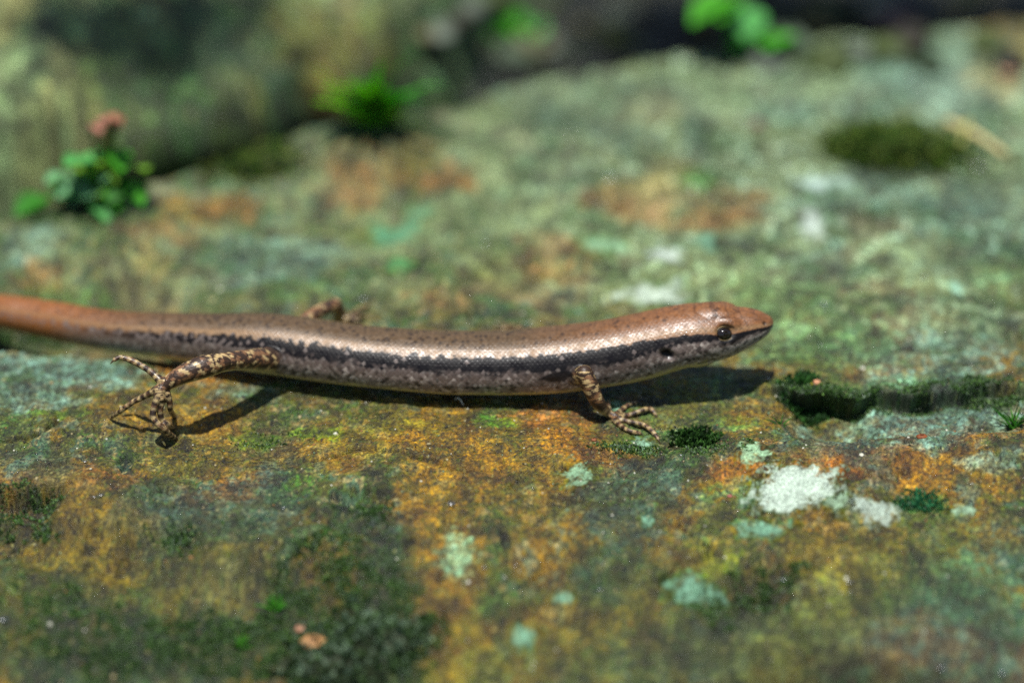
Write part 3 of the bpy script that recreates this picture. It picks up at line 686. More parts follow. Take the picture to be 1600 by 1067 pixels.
def tube(P, a, b, side, up, nseg=32, profile=None):
    n = len(P); ang = np.linspace(0, 2 * np.pi, nseg, endpoint=False)
    ca, sa = np.cos(ang), np.sin(ang)
    V = P[:, None, :3] + side[:, None] * (a[:, None] * sa)[..., None] + up[:, None] * (b[:, None] * ca)[..., None]
    if profile is not None: V = profile(V, ang)
    V = V.reshape(-1, 3)
    i = np.arange(n - 1)[:, None] * nseg + np.arange(nseg)[None]
    j = np.arange(n - 1)[:, None] * nseg + (np.arange(nseg)[None] + 1) % nseg
    F = np.stack([i, j, j + nseg, i + nseg], -1).reshape(-1, 4)
    V = np.vstack([V, P[0, :3], P[-1, :3]])
    caps = [[(k + 1) % nseg, k, n * nseg, n * nseg] for k in range(nseg)]
    caps2 = [[(n - 1) * nseg + k, (n - 1) * nseg + (k + 1) % nseg, n * nseg + 1, n * nseg + 1] for k in range(nseg)]
    return V, F, np.array(caps), np.array(caps2), n * nseg

PARTS_V, PARTS_F = [], []
def add_closed(V, F4, c1, c2):
    base = sum(len(v) for v in PARTS_V)
    PARTS_V.append(V)
    for f in F4: PARTS_F.append([int(q) + base for q in f])
    for f in np.vstack([c1, c2]): PARTS_F.append([int(q) + base for q in f[:3]])

def body_profile(V, ang):
    # flatter belly, slightly flattened back on the trunk
    n = V.shape[0]
    ca = np.cos(ang)[None]
    low = np.clip(-ca, 0, 1) ** 2
    flat = 0.16 * np.interp(body_s, [0, 0.4, 1.2, 2.5, 5, 6.5], [0.3, 0.5, 0.5, 1, 1, 0.2])[:, None]
    V = V + BU[:, None] * (low * flat * body_tab[:, 4:5])[..., None]
    return V
bv, bf, c1, c2, _ = tube(body_tab, body_tab[:, 3], body_tab[:, 4], BS, BU, 48, body_profile)
add_closed(bv, bf, c1, c2)

def ellipsoid(c, r, R=np.eye(3), n=16, m=24):
    th = np.linspace(0, np.pi, n)[1:-1]; ph = np.linspace(0, 2 * np.pi, m, endpoint=False)
    T, Ph = np.meshgrid(th, ph, indexing='ij')
    U = np.stack([np.sin(T) * np.cos(Ph), np.sin(T) * np.sin(Ph), np.cos(T)], -1).reshape(-1, 3)
    U = np.vstack([U, [0, 0, 1], [0, 0, -1]])
    F = []
    k = n - 2
    for i in range(k - 1):
        for j in range(m):
            a, b = i * m + j, i * m + (j + 1) % m
            F.append([a, b + 0, b + m]); F.append([a, b + m, a + m])
    for j in range(m):
        F.append([k * m, j + 0, (j + 1) % m][::1]); F.append([k * m + 1, (k - 1) * m + (j + 1) % m, (k - 1) * m + j])
    F = [[f[0], f[2], f[1]] if False else f for f in F]
    return np.asarray(c) + (U * np.asarray(r)) @ R.T, F

def add_ellipsoid(c, r):
    V, F = ellipsoid(c, r)
    base = sum(len(v) for v in PARTS_V)
    PARTS_V.append(V)
    # winding outward
    for f in F:
        a, b, d = V[f[0]], V[f[1]], V[f[2]]
        if np.dot(np.cross(b - a, d - a), (a + b + d) / 3 - np.asarray(c)) < 0: f = [f[0], f[2], f[1]]
        PARTS_F.append([q + base for q in f])

LIMBS = []           # resampled tables [x y z r], kind
def limb(pts, rad, kind, step=0.02, nseg=16):
    tab, s = resample(catmull(np.column_stack([pts, rad]), 10), step)
    tab[:, 3] = np.maximum(tab[:, 3], 0.008)
    t = np.gradient(tab[:, :3], axis=0); t /= np.linalg.norm(t, axis=1, keepdims=True) + 1e-9
    ref = np.array([0.31, -0.9, 0.2]); side = np.cross(t, ref); side /= np.linalg.norm(side, axis=1, keepdims=True) + 1e-9
    up = np.cross(side, t)
    # rounded ends
    V, F, a, b, _ = tube(tab, tab[:, 3], tab[:, 3], side, up, nseg)
    add_closed(V, F, a, b)
    r0, r1 = tab[0, 3], tab[-1, 3]
    add_ellipsoid(tab[0, :3], (r0 * .98,) * 3); add_ellipsoid(tab[-1, :3], (r1 * .98,) * 3)
    LIMBS.append((tab, s, kind))
    return tab

def on(px, py, lift):
    p = at(px, py); return p + np.array([0, 0, lift])

TIPS = []
def toe(pts, r0=0.034, r1=0.022):
    pts = np.array(pts); n = len(pts)
    rad = np.linspace(r0, r1, n)
    rad = rad * (1 + 0.12 * np.cos(np.arange(n) * 2.2))
    tab = limb(pts, rad, 'toe', 0.012, 12)
    TIPS.append((tab[-1, :3], tab[-1, :3] - tab[-4, :3], tab[-1, 3]))

# near front leg: shoulder, elbow towards the viewer, forearm down to the palm
limb([PY(880, 590, -.12), PY(897, 588, -.34), PY(913, 584, -.52)], [.115, .10, .094], 'arm')
limb([PY(913, 583, -.52), PY(922, 603, -.56), PY(935, 630, -.59), on(949, 651, .05)], [.090, .094, .074, .050], 'arm')
palm = on(962, 656, .035)
limb([on(947, 650, .05), palm, on(970, 656, .03)], [.048, .05, .034], 'arm')
toe([on(952, 650, .04), on(951, 641, .06), on(951, 633, .05)], .028, .020)
toe([on(962, 652, .03), on(975, 643, .045), on(985, 636, .04), on(992, 633, .02)])
toe([on(964, 654, .03), on(985, 652, .03), on(1003, 649, .06), on(1016, 645, .045), on(1024, 650, .02)])
toe([on(964, 658, .03), on(985, 664, .035), on(1005, 670, .05), on(1019, 678, .035), on(1028, 688, .015)])
toe([on(960, 660, .03), on(972, 671, .03), on(985, 678, .035), on(999, 680, .02)])

# near hind leg: swung back, foot lifted on its toes
ank = PY(257, 601, -.80)
limb([PY(440, 562, .12), PY(405, 562, -.16), PY(372, 563, -.40), PY(345, 567, -.56)], [.15, .125, .105, .100], 'leg')
limb([PY(347, 566, -.56), PY(318, 573, -.66), PY(288, 584, -.74), ank], [.102, .124, .106, .072], 'leg')
foot = PY(250, 612, -.86)
limb([ank, foot, PY(252, 622, -.90)], [.066, .062, .045], 'leg')
toe([PY(250, 594, -.80), PY(236, 581, -.74), PY(222, 572, -.70), PY(205, 563, -.66), PY(188, 558, -.64), PY(179, 562, -.66)], .042, .024)
toe([PY(246, 608, -.85), PY(226, 619, -.82), PY(208, 628, -.80), PY(190, 641, -.78), on(173, 656, .02)], .042, .020)
t_a = on(275, 688, .02)
toe([PY(248, 618, -.89), PY(241, 636, -.95), PY(240, 653, -1.0), PY(256, 671, -1.02), t_a], .044, .030)
toe([PY(254, 622, -.88), PY(250, 640, -.92), PY(253, 655, -.94), PY(263, 664, -.93), on(271, 672, .02)], .042, .027)
toe([PY(260, 614, -.84), PY(265, 628, -.85), PY(266, 640, -.82), on(272, 653, .02)], .042, .026)

# far hind leg: knee shows over the back
limb([PY(440, 535, .55), PY(478, 500, .85), PY(504, 484, 1.05), PY(524, 475, 1.18)], [.11, .085, .076, .072], 'leg')
limb([PY(524, 475, 1.18), PY(530, 487, 1.26), PY(528, 500, 1.36), PY(530, 512, 1.38)], [.072, .072, .058, .046], 'leg')
ff = on(540, 505, .05)
limb([PY(530, 510, 1.38), ff], [.055, .05], 'leg')
toe([ff, on(552, 497, .06), on(563, 488, .05), on(575, 481, .02)])
toe([ff, on(556, 501, .05), on(570, 497, .02)])
toe([ff, on(552, 506, .05), on(564, 507, .02)])
toe([ff, on(538, 498, .05), on(540, 489, .02)])
# far front leg: only toe tips show over the back
limb([PY(880, 545, .25), PY(850, 530, .55), PY(826, 523, .78)], [.11, .095, .085], 'arm')
fh = on(795, 519, .05)
limb([PY(826, 523, .78), PY(812, 520, .92), fh], [.085, .07, .048], 'arm')
toe([fh, on(790, 515, .05), on(784, 511, .03)])
toe([fh, on(798, 514, .05), on(797, 510, .02)])
toe([fh, on(782, 519, .04), on(774, 516, .02)])
toe([fh, on(806, 516, .04), on(812, 513, .02)])

# brows over the eyes and the cheeks
def head_pt(px, lat, upw):
    k = np.argmin(np.abs(topix(body_tab[:, :3])[0] - px))
    return body_tab[k, :3] + BS[k] * lat * body_tab[k, 3] + BU[k] * upw * body_tab[k, 4], k
for sgn in (-1, 1):
    c, k = head_pt(1130, 0.46 * sgn, 0.56); add_ellipsoid(c, (.20, .10, .115))
    c, k = head_pt(1137, 0.60 * sgn, 0.08); add_ellipsoid(c, (.15, .115, .12))
    c, k = head_pt(1080, 0.42 * sgn, -0.18); add_ellipsoid(c, (.34, .20, .22))

c, k = head_pt(1112, 0.0, 0.74); add_ellipsoid(c, (.30, .19, .115))
me = bpy.data.meshes.new('tmp')
me.from_pydata(np.vstack(PARTS_V).tolist(), [], PARTS_F)
tmp = bpy.data.objects.new('tmp', me)
COL.objects.link(tmp)
rm = tmp.modifiers.new('r', 'REMESH'); rm.mode = 'VOXEL'; rm.voxel_size = 0.0115; rm.use_smooth_shade = True
dg = bpy.context.evaluated_depsgraph_get()
ev = tmp.evaluated_get(dg)
em = ev.to_mesh()
KV = np.empty(len(em.vertices) * 3, dtype=np.float32); em.vertices.foreach_get('co', KV); KV = KV.reshape(-1, 3).astype(np.float64)
nf = len(em.polygons)
lt = np.empty(nf, dtype=np.int32); em.polygons.foreach_get('loop_total', lt)
li = np.empty(len(em.loops), dtype=np.int32); em.loops.foreach_get('vertex_index', li)
assert (lt == 4).all()
KF = li.reshape(-1, 4)
ev.to_mesh_clear()
bpy.data.objects.remove(tmp); bpy.data.meshes.remove(me)

def edges_of(F):
    e = np.vstack([F[:, [0, 1]], F[:, [1, 2]], F[:, [2, 3]], F[:, [3, 0]]]); e.sort(1)
    return np.unique(e, axis=0)
KE = edges_of(KF)
def lap(V, lam):
    acc = np.zeros_like(V); cnt = np.zeros(len(V))
    for a, b in ((0, 1), (1, 0)):
        for k in range(3): acc[:, k] += np.bincount(KE[:, a], V[KE[:, b], k], len(V))
        cnt += np.bincount(KE[:, a], minlength=len(V))
    return V + lam * (acc / np.maximum(cnt, 1)[:, None] - V)
for _ in range(7):
    KV = lap(KV, 0.55); KV = lap(KV, -0.57)

def vnormals(V, F):
    n = np.cross(V[F[:, 2]] - V[F[:, 0]], V[F[:, 3]] - V[F[:, 1]])
    out = np.zeros_like(V)
    for k in range(4):
        for c in range(3): out[:, c] += np.bincount(F[:, k], n[:, c], len(V))
    return out / (np.linalg.norm(out, axis=1, keepdims=True) + 1e-12)
KN = vnormals(KV, KF)

# nearest place along the spine and along the limbs for every vertex
def nearest(V, tab, chunk=4000):
    idx = np.empty(len(V), dtype=np.int64); dd = np.empty(len(V))
    for i in range(0, len(V), chunk):
        d = ((V[i:i + chunk, None] - tab[None, :, :3]) ** 2).sum(-1)
        k = d.argmin(1); idx[i:i + chunk] = k; dd[i:i + chunk] = np.sqrt(d[np.arange(len(k)), k])
    return idx, dd
bi, bd = nearest(KV, body_tab)
rel = KV - body_tab[bi, :3]
lat = (rel * BS[bi]).sum(1) / body_tab[bi, 3]; upv = (rel * BU[bi]).sum(1) / body_tab[bi, 4]
along = (rel * BT[bi]).sum(1)
TH = np.degrees(np.arctan2(np.abs(lat), upv))            # 0 on the back, 180 on the belly
S = body_s[bi] + along
SIDE = np.sign(lat)
limbd = np.full(len(KV), 9.0); limbS = np.zeros(len(KV)); limbk = np.zeros(len(KV), dtype=int); limba = np.zeros(len(KV))
for tab, s, kind in LIMBS:
    lo, hi = tab[:, :3].min(0) - 0.25, tab[:, :3].max(0) + 0.25
    sel = np.where(((KV > lo) & (KV < hi)).all(1))[0]
    if len(sel) == 0: continue
    k, d = nearest(KV[sel], tab)
    q = d / tab[k, 3]
    better = q < limbd[sel]
    w_ = sel[better]
    limbd[w_] = q[better]; limbS[w_] = s[k[better]]; limbk[w_] = {'arm': 1, 'leg': 2, 'toe': 3}[kind]
    r = KV[w_] - tab[k[better], :3]
    limba[w_] = np.degrees(np.arctan2(r[:, 1], r[:, 2]))
bodyq = np.hypot(lat, upv)
LM = ss(0.02, 0.30, bodyq - 1.02) * (limbd < 1.6)        # 1 on the limbs, 0 on trunk and tail
LM = np.where((limbk == 3) & (limbd < 1.5) & (bodyq > 1.05), 1.0, LM)
PXv, PYv, _ = topix(KV)

def pick(px, py):
    d = np.hypot(PXv - px, PYv - py)
    c = np.where(d < 4)[0]
    return c[np.argmin(depth_of(KV[c]))]

# arc position where the pictured columns fall (snout = 0)
bpx = topix(body_tab[:, :3])[0]
def s_at(px): return float(np.interp(-px, -bpx, body_s))
def prof(pxs, vals): return np.interp(S, [s_at(p) for p in pxs], vals)   # pxs from head (large) to tail (small)

# ---- ear opening, nostril, mouth line
ear_i = pick(1045, 557); eye_i = pick(1137, 521); nos_i = pick(1199, 505)
EAR, EYE, NOS = KV[ear_i].copy(), KV[eye_i].copy(), KV[nos_i].copy()
EYEN = KN[eye_i].copy()
def mirror(p):
    k = np.argmin(((body_tab[:, :3] - p) ** 2).sum(1)); return p - 2 * np.dot(p - body_tab[k, :3], BS[k]) * BS[k]
earm = np.zeros(len(KV)); nosm = np.zeros(len(KV)); eyem = np.zeros(len(KV))
for f in (lambda p: p, mirror):
    e = f(EAR); d = KV - e
    earm = np.maximum(earm, np.exp(-((d[:, 0] / .075) ** 2 + (d[:, 1] / .09) ** 2 + ((d[:, 2] + 0.25 * d[:, 0]) / .055) ** 2) ** 2))
    d = KV - f(NOS); nosm = np.maximum(nosm, np.exp(-((d ** 2).sum(1) / .022 ** 2)))
    d = KV - f(EYE); eyem = np.maximum(eyem, np.exp(-((d[:, 0] / .105) ** 2 + (d[:, 1] / .1) ** 2 + (d[:, 2] / .085) ** 2) ** 3))
mth = prof([1209, 1190, 1160, 1120, 1085], [96, 106, 114, 118, 121])
mouth = np.exp(-((TH - mth) / 3.2) ** 2) * (S < s_at(1080)) * (LM < .5)
KV = KV - KN * (0.055 * earm + 0.02 * nosm + 0.035 * eyem + 0.010 * mouth)[:, None]

# ---- scales: lattice of overlapping rows
ROWS = 38.0
SL = 0.054
su = S / SL + 0.16 * noise(KV[:, 0] * 7, KV[:, 2] * 7 + KV[:, 1] * 5, 411); sv = np.degrees(np.arctan2(lat, upv)) / 360.0 * ROWS + 0.16 * noise(KV[:, 0] * 7 + 9, KV[:, 2] * 7 + KV[:, 1] * 5, 412)
def cell(u, v):
    a = (np.round(u), np.round(v)); b = (np.round(u - .5) + .5, np.round(v - .5) + .5)
    da = np.hypot(u - a[0], v - a[1]); db = np.hypot(u - b[0], v - b[1])
    t = da < db
    return (np.where(t, a[0], b[0]) * 2).astype(np.int64), (np.where(t, a[1], b[1]) * 2).astype(np.int64), np.minimum(da, db)
ci, cj, cd = cell(su, sv)
R1, R2, R3 = rnd(ci, cj, 1), rnd(ci, cj, 2), rnd(ci, cj, 3)
lu = np.where(limbk > 0, limbS / 0.05, 0); lv_ = limba / 360.0 * 12
li_, lj_, ld_ = cell(lu, lv_)
Q1 = rnd(li_ + 77 * limbk, lj_, 4)

# ---- colours
B_DORS = srgb(82, 63, 40); B_COPPER = srgb(122, 76, 38); B_TAIL = srgb(126, 76, 34); B_LINE = srgb(140, 108, 72); B_DARK = srgb(17, 13, 13); B_BROWN = srgb(72, 56, 46)
B_FLANK = srgb(118, 104, 96); B_PALE = srgb(174, 162, 150); B_BELLY = srgb(196, 182, 122); B_LIMB = srgb(112, 78, 48); B_LIMBD = srgb(34, 26, 22); B_CREAM = srgb(196, 172, 118)
kc = np.broadcast_to(B_DORS, (len(KV), 3)).copy()
def mix(m, col):
    global kc
    kc = kc + (col - kc) * np.clip(m, 0, 1)[:, None]
head = prof([1209, 1050, 960, 860, 800], [.9, .85, .6, .2, 0]); tailm = prof([1209, 330, 240, 150, 90], [0, 0, .15, .65, 1])
wn = noise(S * 3, sv * 0.6, 401); wn2 = noise(S * 9, sv * 1.5, 402); wn3 = noise(KV[:, 0] * 22 + KV[:, 1] * 9, KV[:, 2] * 22, 403)
mix(head * 0.9, B_COPPER); mix(tailm, B_TAIL)
kc *= (1 + 0.16 * (R1 - .5) + 0.14 * wn2)[:, None]
# dark flecks on the back
fl = (R2 < prof([1209, 1000, 900, 800, 300, 150], [0.02, 0.03, .06, .11, .14, .06])) & (TH < 40)
mix(0.62 * fl * ss(.55, .25, cd), B_DARK * 2)
# upper edge of the dark side stripe, and its lower diffuse edge, in degrees from the back
up_e = prof([1209, 1190, 1160, 1137, 1100, 1045, 1000, 900, 800, 650, 500, 430, 300, 150], [72, 69, 66, 64, 58, 52, 47, 45, 45, 44, 43, 46, 52, 56])
lo_e = prof([1209, 1190, 1160, 1137, 1100, 1045, 1000, 900, 800, 650, 500, 430, 300, 150], [86, 84, 80, 83, 71, 68, 72, 75, 72, 69, 68, 69, 75, 74])
scal = prof([1209, 1050, 900, 700, 400, 200], [0.5, 1.8, 4.2, 6.2, 7.5, 8])
wv_ = np.sin((S / 0.145 + 0.9 * noise(S * 2.1, S * 0, 415)) * 2 * np.pi) * (0.5 + 0.8 * noise(S * 2.9, S * 0 + 3, 416))
edge = up_e + scal * ((R1 - .5) * 1.1 + 0.75 * wv_ + .5 * noise(S * 11, S * 0 + 5, 417))
sa = (1 - 0.9 * tailm) * prof([1209, 380, 250, 170, 120], [1, 1, .8, .6, 0])
mix((0.75 - .3 * tailm) * np.exp(-((TH - up_e + 8) / 7.5) ** 2), B_LINE)
nt_ = wv_ + .5 * (R1 - .4)
mix((1 - tailm) * .55 * np.exp(-((TH - edge + 4) / 4.5) ** 2) * ss(-.1, .7, nt_) * prof([1209, 1050, 950, 300, 200], [0, .2, 1, 1, 0]), srgb(168, 136, 104))
st = ss(-1.5, 1.5, TH - edge)
flank = ss(-5, 12, TH - lo_e + 10 * (R3 - .5) + 7 * wn)
mix(st * (1 - tailm), B_BROWN * 0.55)
mix(st * (1 - flank) * sa, B_DARK)
brk = (R2 < prof([1209, 450, 380, 200], [0.02, .04, .28, .42]))
mix(st * (1 - flank) * 0.75 * brk, B_FLANK * 0.8)
mix(flank * (1 - tailm) * 0.9, B_FLANK)
mix(flank * (1 - tailm) * 0.8 * ((R2 > .66)) * ss(-.5, .4, wn3), B_PALE)
kc *= (1 + .30 * noise(KV[:, 0] * 30, KV[:, 2] * 30 + KV[:, 1] * 11, 421))[:, None]
dk = flank * (1 - tailm) * (R3 < prof([1209, 1000, 850, 600, 300], [.22, .22, .2, .16, .26]))
mix(0.8 * dk * ss(.62, .3, cd), B_DARK * 1.6)
mix(flank * ss(30, 6, TH - lo_e) * (1 - tailm) * 0.75 * (R1 > .22) * prof([1209, 1100, 1060, 960], [.1, .25, .6, 1]), B_BROWN * .8)
bel = ss(108, 126, TH + 6 * (R1 - .5) + 5 * wn)
mix(bel * (1 - .6 * tailm), B_BELLY)
# black smear behind the arm pit
AP = KV[pick(872, 592)]
d = KV - AP; d2 = (d[:, 0] - 0.3 * d[:, 2]) / .26, (d[:, 2] - 0.22 * d[:, 0]) / .085
mix(0.95 * ss(0.1, .5, 1 - np.hypot(*d2) + .25 * wn2) * (SIDE < 0) * (LM < .5), B_DARK)
# head: side brownish, lips paler with dark marks, dark scale seams on the crown
hs = ss(s_at(1060), s_at(1110), S * 1.0) if False else (S < s_at(1060))
hseam = np.zeros(len(KV))
crown = (TH < 58) & (S < s_at(1070))
for sp, amp in ((1090, 1), (1112, 1), (1137, 1), (1160, 1), (1182, 1)):
    hseam = np.maximum(hseam, np.exp(-((S - s_at(sp) + 0.05 * (TH / 50) ** 2 + .02 * wn) / .009) ** 2))
hseam = np.maximum(hseam, np.exp(-((TH - 30 + 6 * wn) / 2.2) ** 2) * (S < s_at(1090)))
mix(0.4 * hseam * crown * (S > s_at(1198)), B_DARK * 2)
mix(0.45 * crown * ss(.35, .6, noise(S * 7, sv * .9, 405)), B_DARK * 1.5)
lip = (S < s_at(1100)) & (TH > 88)
mix(lip * 0.7, B_PALE * 0.8); mix(lip * (R3 < .22) * 0.7, B_DARK * 2)
mix(0.8 * mouth, B_DARK * 2)
mix(np.maximum(earm * 1.2, 0), B_DARK * 0.6); mix(nosm, B_DARK); 
ring = np.exp(-((eyem - .35) / .25) ** 2)
# limbs
lc = np.broadcast_to(B_LIMB, kc.shape).copy()
lc *= (1 + .3 * (Q1 - .5) + .25 * wn3)[:, None]
lcd = (Q1 < .52) * ss(.75, .35, ld_)
lc = lc + (B_LIMBD - lc) * (0.85 * lcd)[:, None]
pal = (Q1 > .78) * ss(.6, .3, ld_); lc = lc + (B_CREAM - lc) * (0.6 * pal)[:, None]
und = ss(-.35, -.85, KN[:, 2]) * (limbk != 3)
lc = lc + (B_BELLY - lc) * und[:, None]
tb = ss(.1, .5, np.sin(limbS / 0.085 * 2 * np.pi)) * (limbk == 3)
lc = lc + (B_LIMBD - lc) * (0.6 * tb)[:, None]
lc = lc + (B_CREAM - lc) * (0.45 * ss(.3, .9, -np.sin(limbS / 0.085 * 2 * np.pi)) * (limbk == 3))[:, None]
kc = kc + (lc - kc) * LM[:, None]
# keep scale coordinates per region for the fine relief
suv = np.stack([np.where(LM > .5, lu, su), np.where(LM > .5, lv_, sv), LM], -1)

ms = NT('skink_skin')
at_ = ms.attr('suv')
def vor(off):
    a = ms.n('ShaderNodeVectorMath', operation='ADD'); ms.l(at_.outputs['Vector'], a.inputs[0]); a.inputs[1].default_value = (off, off, 0)
    v = ms.n('ShaderNodeTexVoronoi', voronoi_dimensions='2D'); v.inputs['Scale'].default_value = 1.0; v.inputs['Randomness'].default_value = 0.0
    ms.l(a.outputs[0], v.inputs['Vector']); return v.outputs['Distance']
dm_ = ms.math('MINIMUM', vor(0.5), vor(0.0))
sc_h = ms.range(dm_, 0.30, 0.52, 1.0, 0.0)
sxyz = ms.n('ShaderNodeSeparateXYZ'); ms.l(at_.outputs['Vector'], sxyz.inputs[0])
fr = ms.math('FRACT', sxyz.outputs['X'])
fine = ms.noise(ms.coords(100.0), 45.0, 3)
tint = ms.math('MULTIPLY', ms.range(sc_h, 0.0, 1.0, 0.78, 1.03), ms.range(fine.outputs['Fac'], 0.3, 0.7, 0.85, 1.15))
ms.l(ms.scaled(ms.attr('Col').outputs['Color'], tint), ms.b.inputs['Base Color'])
hh = ms.math('ADD', sc_h, ms.math('MULTIPLY', fine.outputs['Fac'], 0.35))
ms.bump(hh, 0.000018)
patchy = ms.noise(ms.coords(100.0), 13.0, 4, 0.7)
ms.l(ms.range(patchy.outputs['Fac'], 0.35, 0.65, 0.28, 0.60), ms.b.inputs['Roughness'])
bw = ms.n('ShaderNodeRGBToBW'); ms.l(ms.attr('Col').outputs['Color'], bw.inputs[0])
ms.l(ms.range(bw.outputs[0], 0.008, 0.07, 0.30, 0.62), ms.b.inputs['Specular IOR Level'])
skink_o = empty('skink', [0, 0, 0])
tag(skink_o, 'slender copper brown skink with dark side stripe stretched on the rock', 'skink')
body = part('body', KV, KF, ms.m, skink_o, col=kc, attrs={'suv': suv})

# eyes
me_ = NT('eye_dark'); me_.set(Roughness=0.06, Specular_IOR_Level=0.7); cz = me_.noise(me_.coords(100.0), 14.0, 2)
cr = me_.n('ShaderNodeValToRGB'); cr.color_ramp.elements[0].color = (.004, .003, .003, 1); cr.color_ramp.elements[1].color = (.016, .010, .006, 1)
me_.l(cz.outputs['Fac'], cr.inputs[0]); me_.l(cr.outputs[0], me_.b.inputs['Base Color'])
M_LID = mat_plain('eyelid_gold', srgb(104, 88, 52), 0.5, 0.5, 0.35, 24.0)
for fi, f in enumerate((lambda p: p, mirror)):
    e = f(EYE); n = EYEN.copy()
    if fi: n[1] = -n[1]
    n = n / np.linalg.norm(n)
    xa = np.array([1.0, 0, 0.10]); xa -= n * (xa @ n); xa /= np.linalg.norm(xa); ya = np.cross(n, xa)
    c = e - n * 0.068
    V, F = ellipsoid(c, (.098, .076, .084), np.stack([xa, ya, n], 1), 18, 28)
    eb = part('eye', V, F, me_.m, skink_o, origin=c)
    ang = np.linspace(0, 2 * np.pi, 40, endpoint=False); tw = np.linspace(0, 2 * np.pi, 8, endpoint=False)
    rr = 0.0072 * (0.5 + 0.6 * np.abs(np.sin(ang - .5)))
    ctr = c + np.outer(np.cos(ang) * .100 * (1 + 0.06 * np.cos(ang)), xa) + np.outer(np.sin(ang) * .074, ya) + n * 0.036
    rad = (ctr - c - n * .03); rad /= np.linalg.norm(rad, axis=1, keepdims=True)
    V = ctr[:, None] + rad[:, None] * (rr[:, None] * np.cos(tw))[..., None] + n[None, None] * (rr[:, None] * 1.3 * np.sin(tw))[..., None]
    F = [[i * 8 + j, ((i + 1) % 40) * 8 + j, ((i + 1) % 40) * 8 + (j + 1) % 8, i * 8 + (j + 1) % 8] for i in range(40) for j in range(8)]
    ld = link_mesh('eyelid', V.reshape(-1, 3), F, M_LID, origin=c)
    ld.parent = eb; ld.location = (0, 0, 0)
# claws
for p, d, r in TIPS:
    d = d / (np.linalg.norm(d) + 1e-9)
    t = np.linspace(0, 1, 5)[:, None]
    pts = p + d * 0.055 * t + np.array([0, 0, -0.018]) * t ** 2
    tab = np.column_stack([pts, np.linspace(r * .62, .003, 5)])
    tt = np.gradient(pts, axis=0); tt /= np.linalg.norm(tt, axis=1, keepdims=True)
    sd = np.cross(tt, [0.2, 0.3, 1.0]); sd /= np.linalg.norm(sd, axis=1, keepdims=True); uu = np.cross(sd, tt)
    V, F, a, b, _ = tube(tab, tab[:, 3], tab[:, 3], sd, uu, 7)
    part('claw', V, [list(map(int, f)) for f in F] + [list(map(int, f[:3])) for f in np.vstack([a, b])], M_CLAW, skink_o, origin=p)

# ------------------------------------------------------------------ moss
def shoots(P, N, hgt, cols, nleaf=5, seed=1, spread=0.55):
    """tiny leafy moss shoots: each leaf one bent blade of two triangles"""
    r = np.random.default_rng(seed); n = len(P)
    Vs, Cs = [], []
    for k in range(nleaf):
        az = r.uniform(0, 2 * np.pi, n); el = r.uniform(0.2, 1.35, n)
        d = np.stack([np.cos(az) * np.cos(el), np.sin(az) * np.cos(el), np.sin(el)], -1) * spread + N * (1 - spread) + np.array([0, 0, .15])
        d /= np.linalg.norm(d, axis=1, keepdims=True)
        s = np.cross(d, np.stack([np.cos(az * 3), np.sin(az * 3), az * 0 + .4], -1)); s /= np.linalg.norm(s, axis=1, keepdims=True) + 1e-9
        L = (hgt * r.uniform(.55, 1.2, n))[:, None]; wd = L * r.uniform(.13, .24, n)[:, None]
        b = P - N * 0.006; m = b + d * L * .5; tip = b + d * L + np.array([0, 0, -.15]) * L
        Vs.append(np.stack([b, m + s * wd, tip, m - s * wd], 1))
        c = cols * r.uniform(.6, 1.35, n)[:, None]
        Cs.append(np.stack([c * .8, c, c * 1.15, c], 1))
    V = np.concatenate(Vs).reshape(-1, 3); C = np.concatenate(Cs).reshape(-1, 3)
    F = np.arange(len(V)).reshape(-1, 4)
    return V, F, C

area = np.gradient(gy)[:, None] * np.gradient(gx)[None, :]
wgt = (mossM * area).ravel(); wgt /= wgt.sum()
ids = RNG.choice(len(wgt), 70000, p=wgt)
mp, mn = RV.reshape(-1, 3)[ids], RN.reshape(-1, 3)[ids]
mp = mp + RNG.normal(0, .012, mp.shape) * [1, 1, 0]
hg = RNG.uniform(.012, .038, len(mp)) * (1 + .5 * ss(-1, 1, noise(mp[:, 0] * 2, mp[:, 1] * 2, 55)))
pal = np.array([srgb(74, 108, 50), srgb(96, 132, 62), srgb(62, 84, 50), srgb(120, 150, 90), srgb(124, 140, 116)])
mc = pal[RNG.choice(5, len(mp), p=[.26, .18, .26, .12, .18])]
V, F, C = shoots(mp, mn, hg, mc, 4, 3)
moss = link_mesh('moss', V, F, M_MOSS, smooth=False, col=C)
tag(moss, 'short dark green moss growing in the cracks of the rock', 'moss', kind='stuff')

